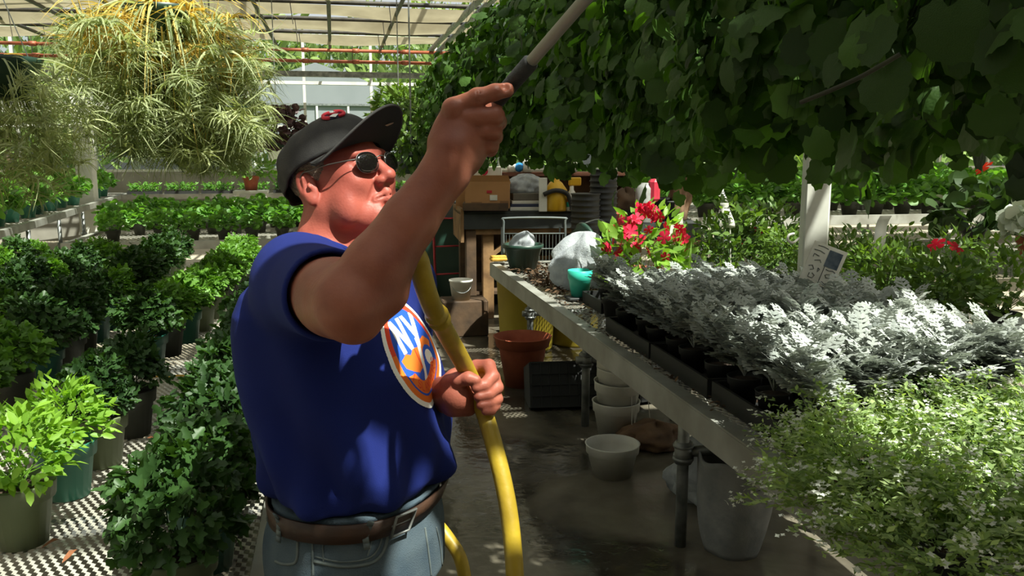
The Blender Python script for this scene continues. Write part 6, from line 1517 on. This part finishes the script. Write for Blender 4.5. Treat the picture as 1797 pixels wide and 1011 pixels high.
for t_ in (.45, .7, .88):
    j = int(nT * t_); e_ = [i * (nT + 1) + j for i in range(nA2 + 1)]; mbw('stitching', MB().tube(top[e_] + uh * .0002, .0005, 4), M['capunder'], parent=capo)
jj = int(nT * .62); ii = int(nA2 * .57); cst = bot_[ii * (nT + 1) + jj]; d1 = nrm(bot_[(ii + 3) * (nT + 1) + jj] - bot_[(ii - 3) * (nT + 1) + jj]); d2 = nrm(np.cross(d1, uh))
Pst = [cst - uh * .002 + d1 * .0045 * cos(a) + d2 * .013 * sin(a) for a in np.linspace(0, 2 * pi, 24, endpoint=False)]
o = wbuild('size_sticker', Pst, [tuple(range(24))], mat('sticker', (150, 140, 118)), False, capo)
# cap emblem: swirling red mark with white, printed on the front panel
def crown_surf(x, y, eps=.0012):  # x to wearer's left, y up on the front panel
    a = x / .10 - .5; e = radians(50) + y / .115; f, l, u = crown_pt(a, e); p = hp(f, l, u); return p + nrm(p - hp(cc[0], 0, cc[2])) * (eps + .0025)
er = mat('embroidery_red', (206, 44, 62), rough=.7); ew = mat('embroidery_white', (226, 224, 222), rough=.7); en = mat('embroidery_navy', (34, 28, 62), rough=.7)
def patch(name, poly, m, eps=.001, n=14):
    P = np.array(poly); c = P.mean(0); V = [crown_surf(*c, eps)]; rings = 5
    Pd = []
    for i in range(len(P)):
        for k in range(4): Pd.append(P[i] + (P[(i + 1) % len(P)] - P[i]) * k / 4)
    Pd = np.array(Pd); nn = len(Pd)
    for r_ in range(1, rings + 1):
        for q in Pd: V.append(crown_surf(*(c + (q - c) * r_ / rings), eps))
    Fc = [(0, 1 + k, 1 + (k + 1) % nn) for k in range(nn)]
    for r_ in range(rings - 1):
        for k in range(nn): a = 1 + r_ * nn; Fc.append((a + k, a + nn + k, a + nn + (k + 1) % nn, a + (k + 1) % nn))
    wbuild(name, V, Fc, m, True, capo)
patch('cap_emblem', [(.034 * cos(t), .022 * sin(t)) for t in np.linspace(0, 2 * pi, 16, endpoint=False)], en, .0005)
def cstroke(pts, r_, m): P = [crown_surf(x, y, .002) for x, y in spline([(a, b, 0) for a, b in pts], 24)[:, :2]]; mbw('embroidery', MB().tube(P, r_, 6), m, parent=capo)
cstroke([(.0, .019), (-.016, .017), (-.028, .006), (-.029, -.008), (-.018, -.017)], .0036, er)
cstroke([(.004, -.018), (.018, -.016), (.028, -.005), (.028, .007), (.016, .016)], .0036, er); cstroke([(-.012, .006), (.0, -.002), (.014, .002)], .0028, er)
patch('embroidery', [(-.018, -.012), (-.004, -.006), (.008, -.010), (-.006, -.022)], ew, .0035); patch('embroidery', [(-.004, .010), (.008, .014), (.012, .007), (.0, .004)], ew, .0035)
# ---- hair showing under the cap
M['hair'] = mat('grey_hair', (150, 132, 116), (104, 88, 76), rough=.9, scale=90, bump=.8, bscale=400)
g = head_grid(.0026); S_, P = g.sl(g.o, g.o + g.h * g.n); q = (P - HC) @ HR; f, l, u = q[..., 0], q[..., 1], q[..., 2]
nz_ = .0012 * np.sin(f * 900 + u * 500) * np.sin(l * 800 + f * 300)
cran = np.linalg.norm((q - np.array([-.008, 0, .046])) / np.array([.0985, .0785, .0785]), axis=-1); ell_ = (cran - 1) * .078 + nz_
reg = np.maximum.reduce([u - .075, -(u + .035 - .35 * np.clip(f + .03, 0, 1) - .4 * np.clip(-.02 - f, 0, .06)), f - .036 + .35 * (.03 - u) * (u < .03), -(np.abs(l) - .028 + .5 * np.clip(-f - .03, 0, 1))])
g.F = np.maximum(ell_, reg).astype(np.float32); V, Q = g.nets(); wbuild('hair', V, Q, M['hair'])
# ---- sunglasses
M['lens'] = mat('dark_lens', (18, 15, 14), rough=.08, spec=.6, coat=.5); M['wire'] = mat('gunmetal_wire', (92, 88, 84), rough=.4, metal=.7)
sg_ = None
for s in (-1, 1):
    c = hp(.106, s * .034, .010); n0 = nrm(fh + lh * s * .22 - uh * .06); ux_ = nrm(np.cross(uh, n0)) ; uy_ = np.cross(n0, ux_); V = [c + n0 * .003]; K = 28; rg = 4
    for r_ in range(1, rg + 1):
        for k in range(K):
            t = 2 * pi * k / K; sx = .0245 * abs(cos(t)) ** .85 * np.sign(cos(t)); sy = .0195 * abs(sin(t)) ** .85 * np.sign(sin(t)); w_ = r_ / rg; V.append(c + ux_ * sx * w_ + uy_ * sy * w_ + n0 * .003 * (1 - w_ * w_))
    Fc = [(0, 1 + k, 1 + (k + 1) % K) for k in range(K)] + [(1 + r_ * K + k, 1 + (r_ + 1) * K + k, 1 + (r_ + 1) * K + (k + 1) % K, 1 + r_ * K + (k + 1) % K) for r_ in range(rg - 1) for k in range(K)]
    if sg_ is None:
        mb = MB().tube(spline([hp(.108, -.013, .016), hp(.113, -.006, .020), hp(.113, .006, .020), hp(.108, .013, .016)], 12), .0013, 6); sg_ = mbw('sunglasses', mb, M['wire'])
    wbuild('lens', V, Fc, M['lens'], True, sg_, solid=.0015)
    mbw('lens_rim', MB().tube(V[1 + (rg - 1) * K:], .0008, 6, closed=True), M['wire'], parent=sg_)
    hinge = c + ux_ * (.0245 if ux_ @ (lh * s) > 0 else -.0245) + uy_ * .008
    mbw('temple_arm', MB().tube(spline([hinge, hp(.085, s * .071, .020), hp(.045, s * .080, .026), hp(.010, s * .082, .028), hp(-.008, s * .083, .030), hp(-.024, s * .084, .014)], 26), .0015, 6), M['wire'], parent=sg_)
# ---- wand: black grip and aluminium tube
wand = empty('watering_wand', WB, 0, 'long aluminium watering wand with a black foam grip, held up toward the baskets', 'watering wand')
dW = nrm(WA - WB); o = MB().tube([WB + dW * -.005 - WB, WB + dW * .9 - WB], .0082, 14).build('tube', M['alu'], wand, True)
g1 = MB().tube([np.zeros(3), -dW * .004, -dW * .155, -dW * .16], [.0085, .0118, .0118, .009], 18).build('grip', mat('black_foam', (24, 24, 26), (32, 32, 33), rough=.75, scale=40, bump=.2), wand, True)
o = MB().tube([dW * .9, dW * .93, dW * .96], [.0082, .03, .032], 16).build('sprinkler_head', M['galv'], wand, True)
# ---- hose
M['hose'] = mat('yellow_hose', (176, 148, 40), (146, 120, 30), rough=.45, scale=12, bump=.15)
hb_ = WB - dW * .16; k1 = (hb_ * .55 + HOSE[0] * .45) + Rv * -.02 + Hv * .02
hp_ = [hb_, k1] + HOSE + [at(905, 1100, 1.48) , at(880, 1230, 1.7), at(830, 1170, 1.95), at(815, 1010, 1.95), at(790, 950, 1.97), at(740, 900, 2.02), at(660, 880, 2.08), at(570, 890, 2.10), at(512, 905, 2.06), at(500, 960, 2.0), at(500, 1080, 1.98)]
cur = spline(hp_, 220); rad = np.full(220, .0165); i0 = int(np.argmin(np.linalg.norm(cur - HOSE[4], axis=1)))
for k_, dr_ in ((-2, .003), (-1, .004), (0, -.003), (1, .0035), (2, .002)): rad[i0 + k_] += dr_
V = MB().tube(cur, rad, 16); hose = V.build('garden_hose', M['hose'], smooth=True); tag(hose, 'thick yellow garden hose running from the wand down through the man\'s other hand', 'hose')
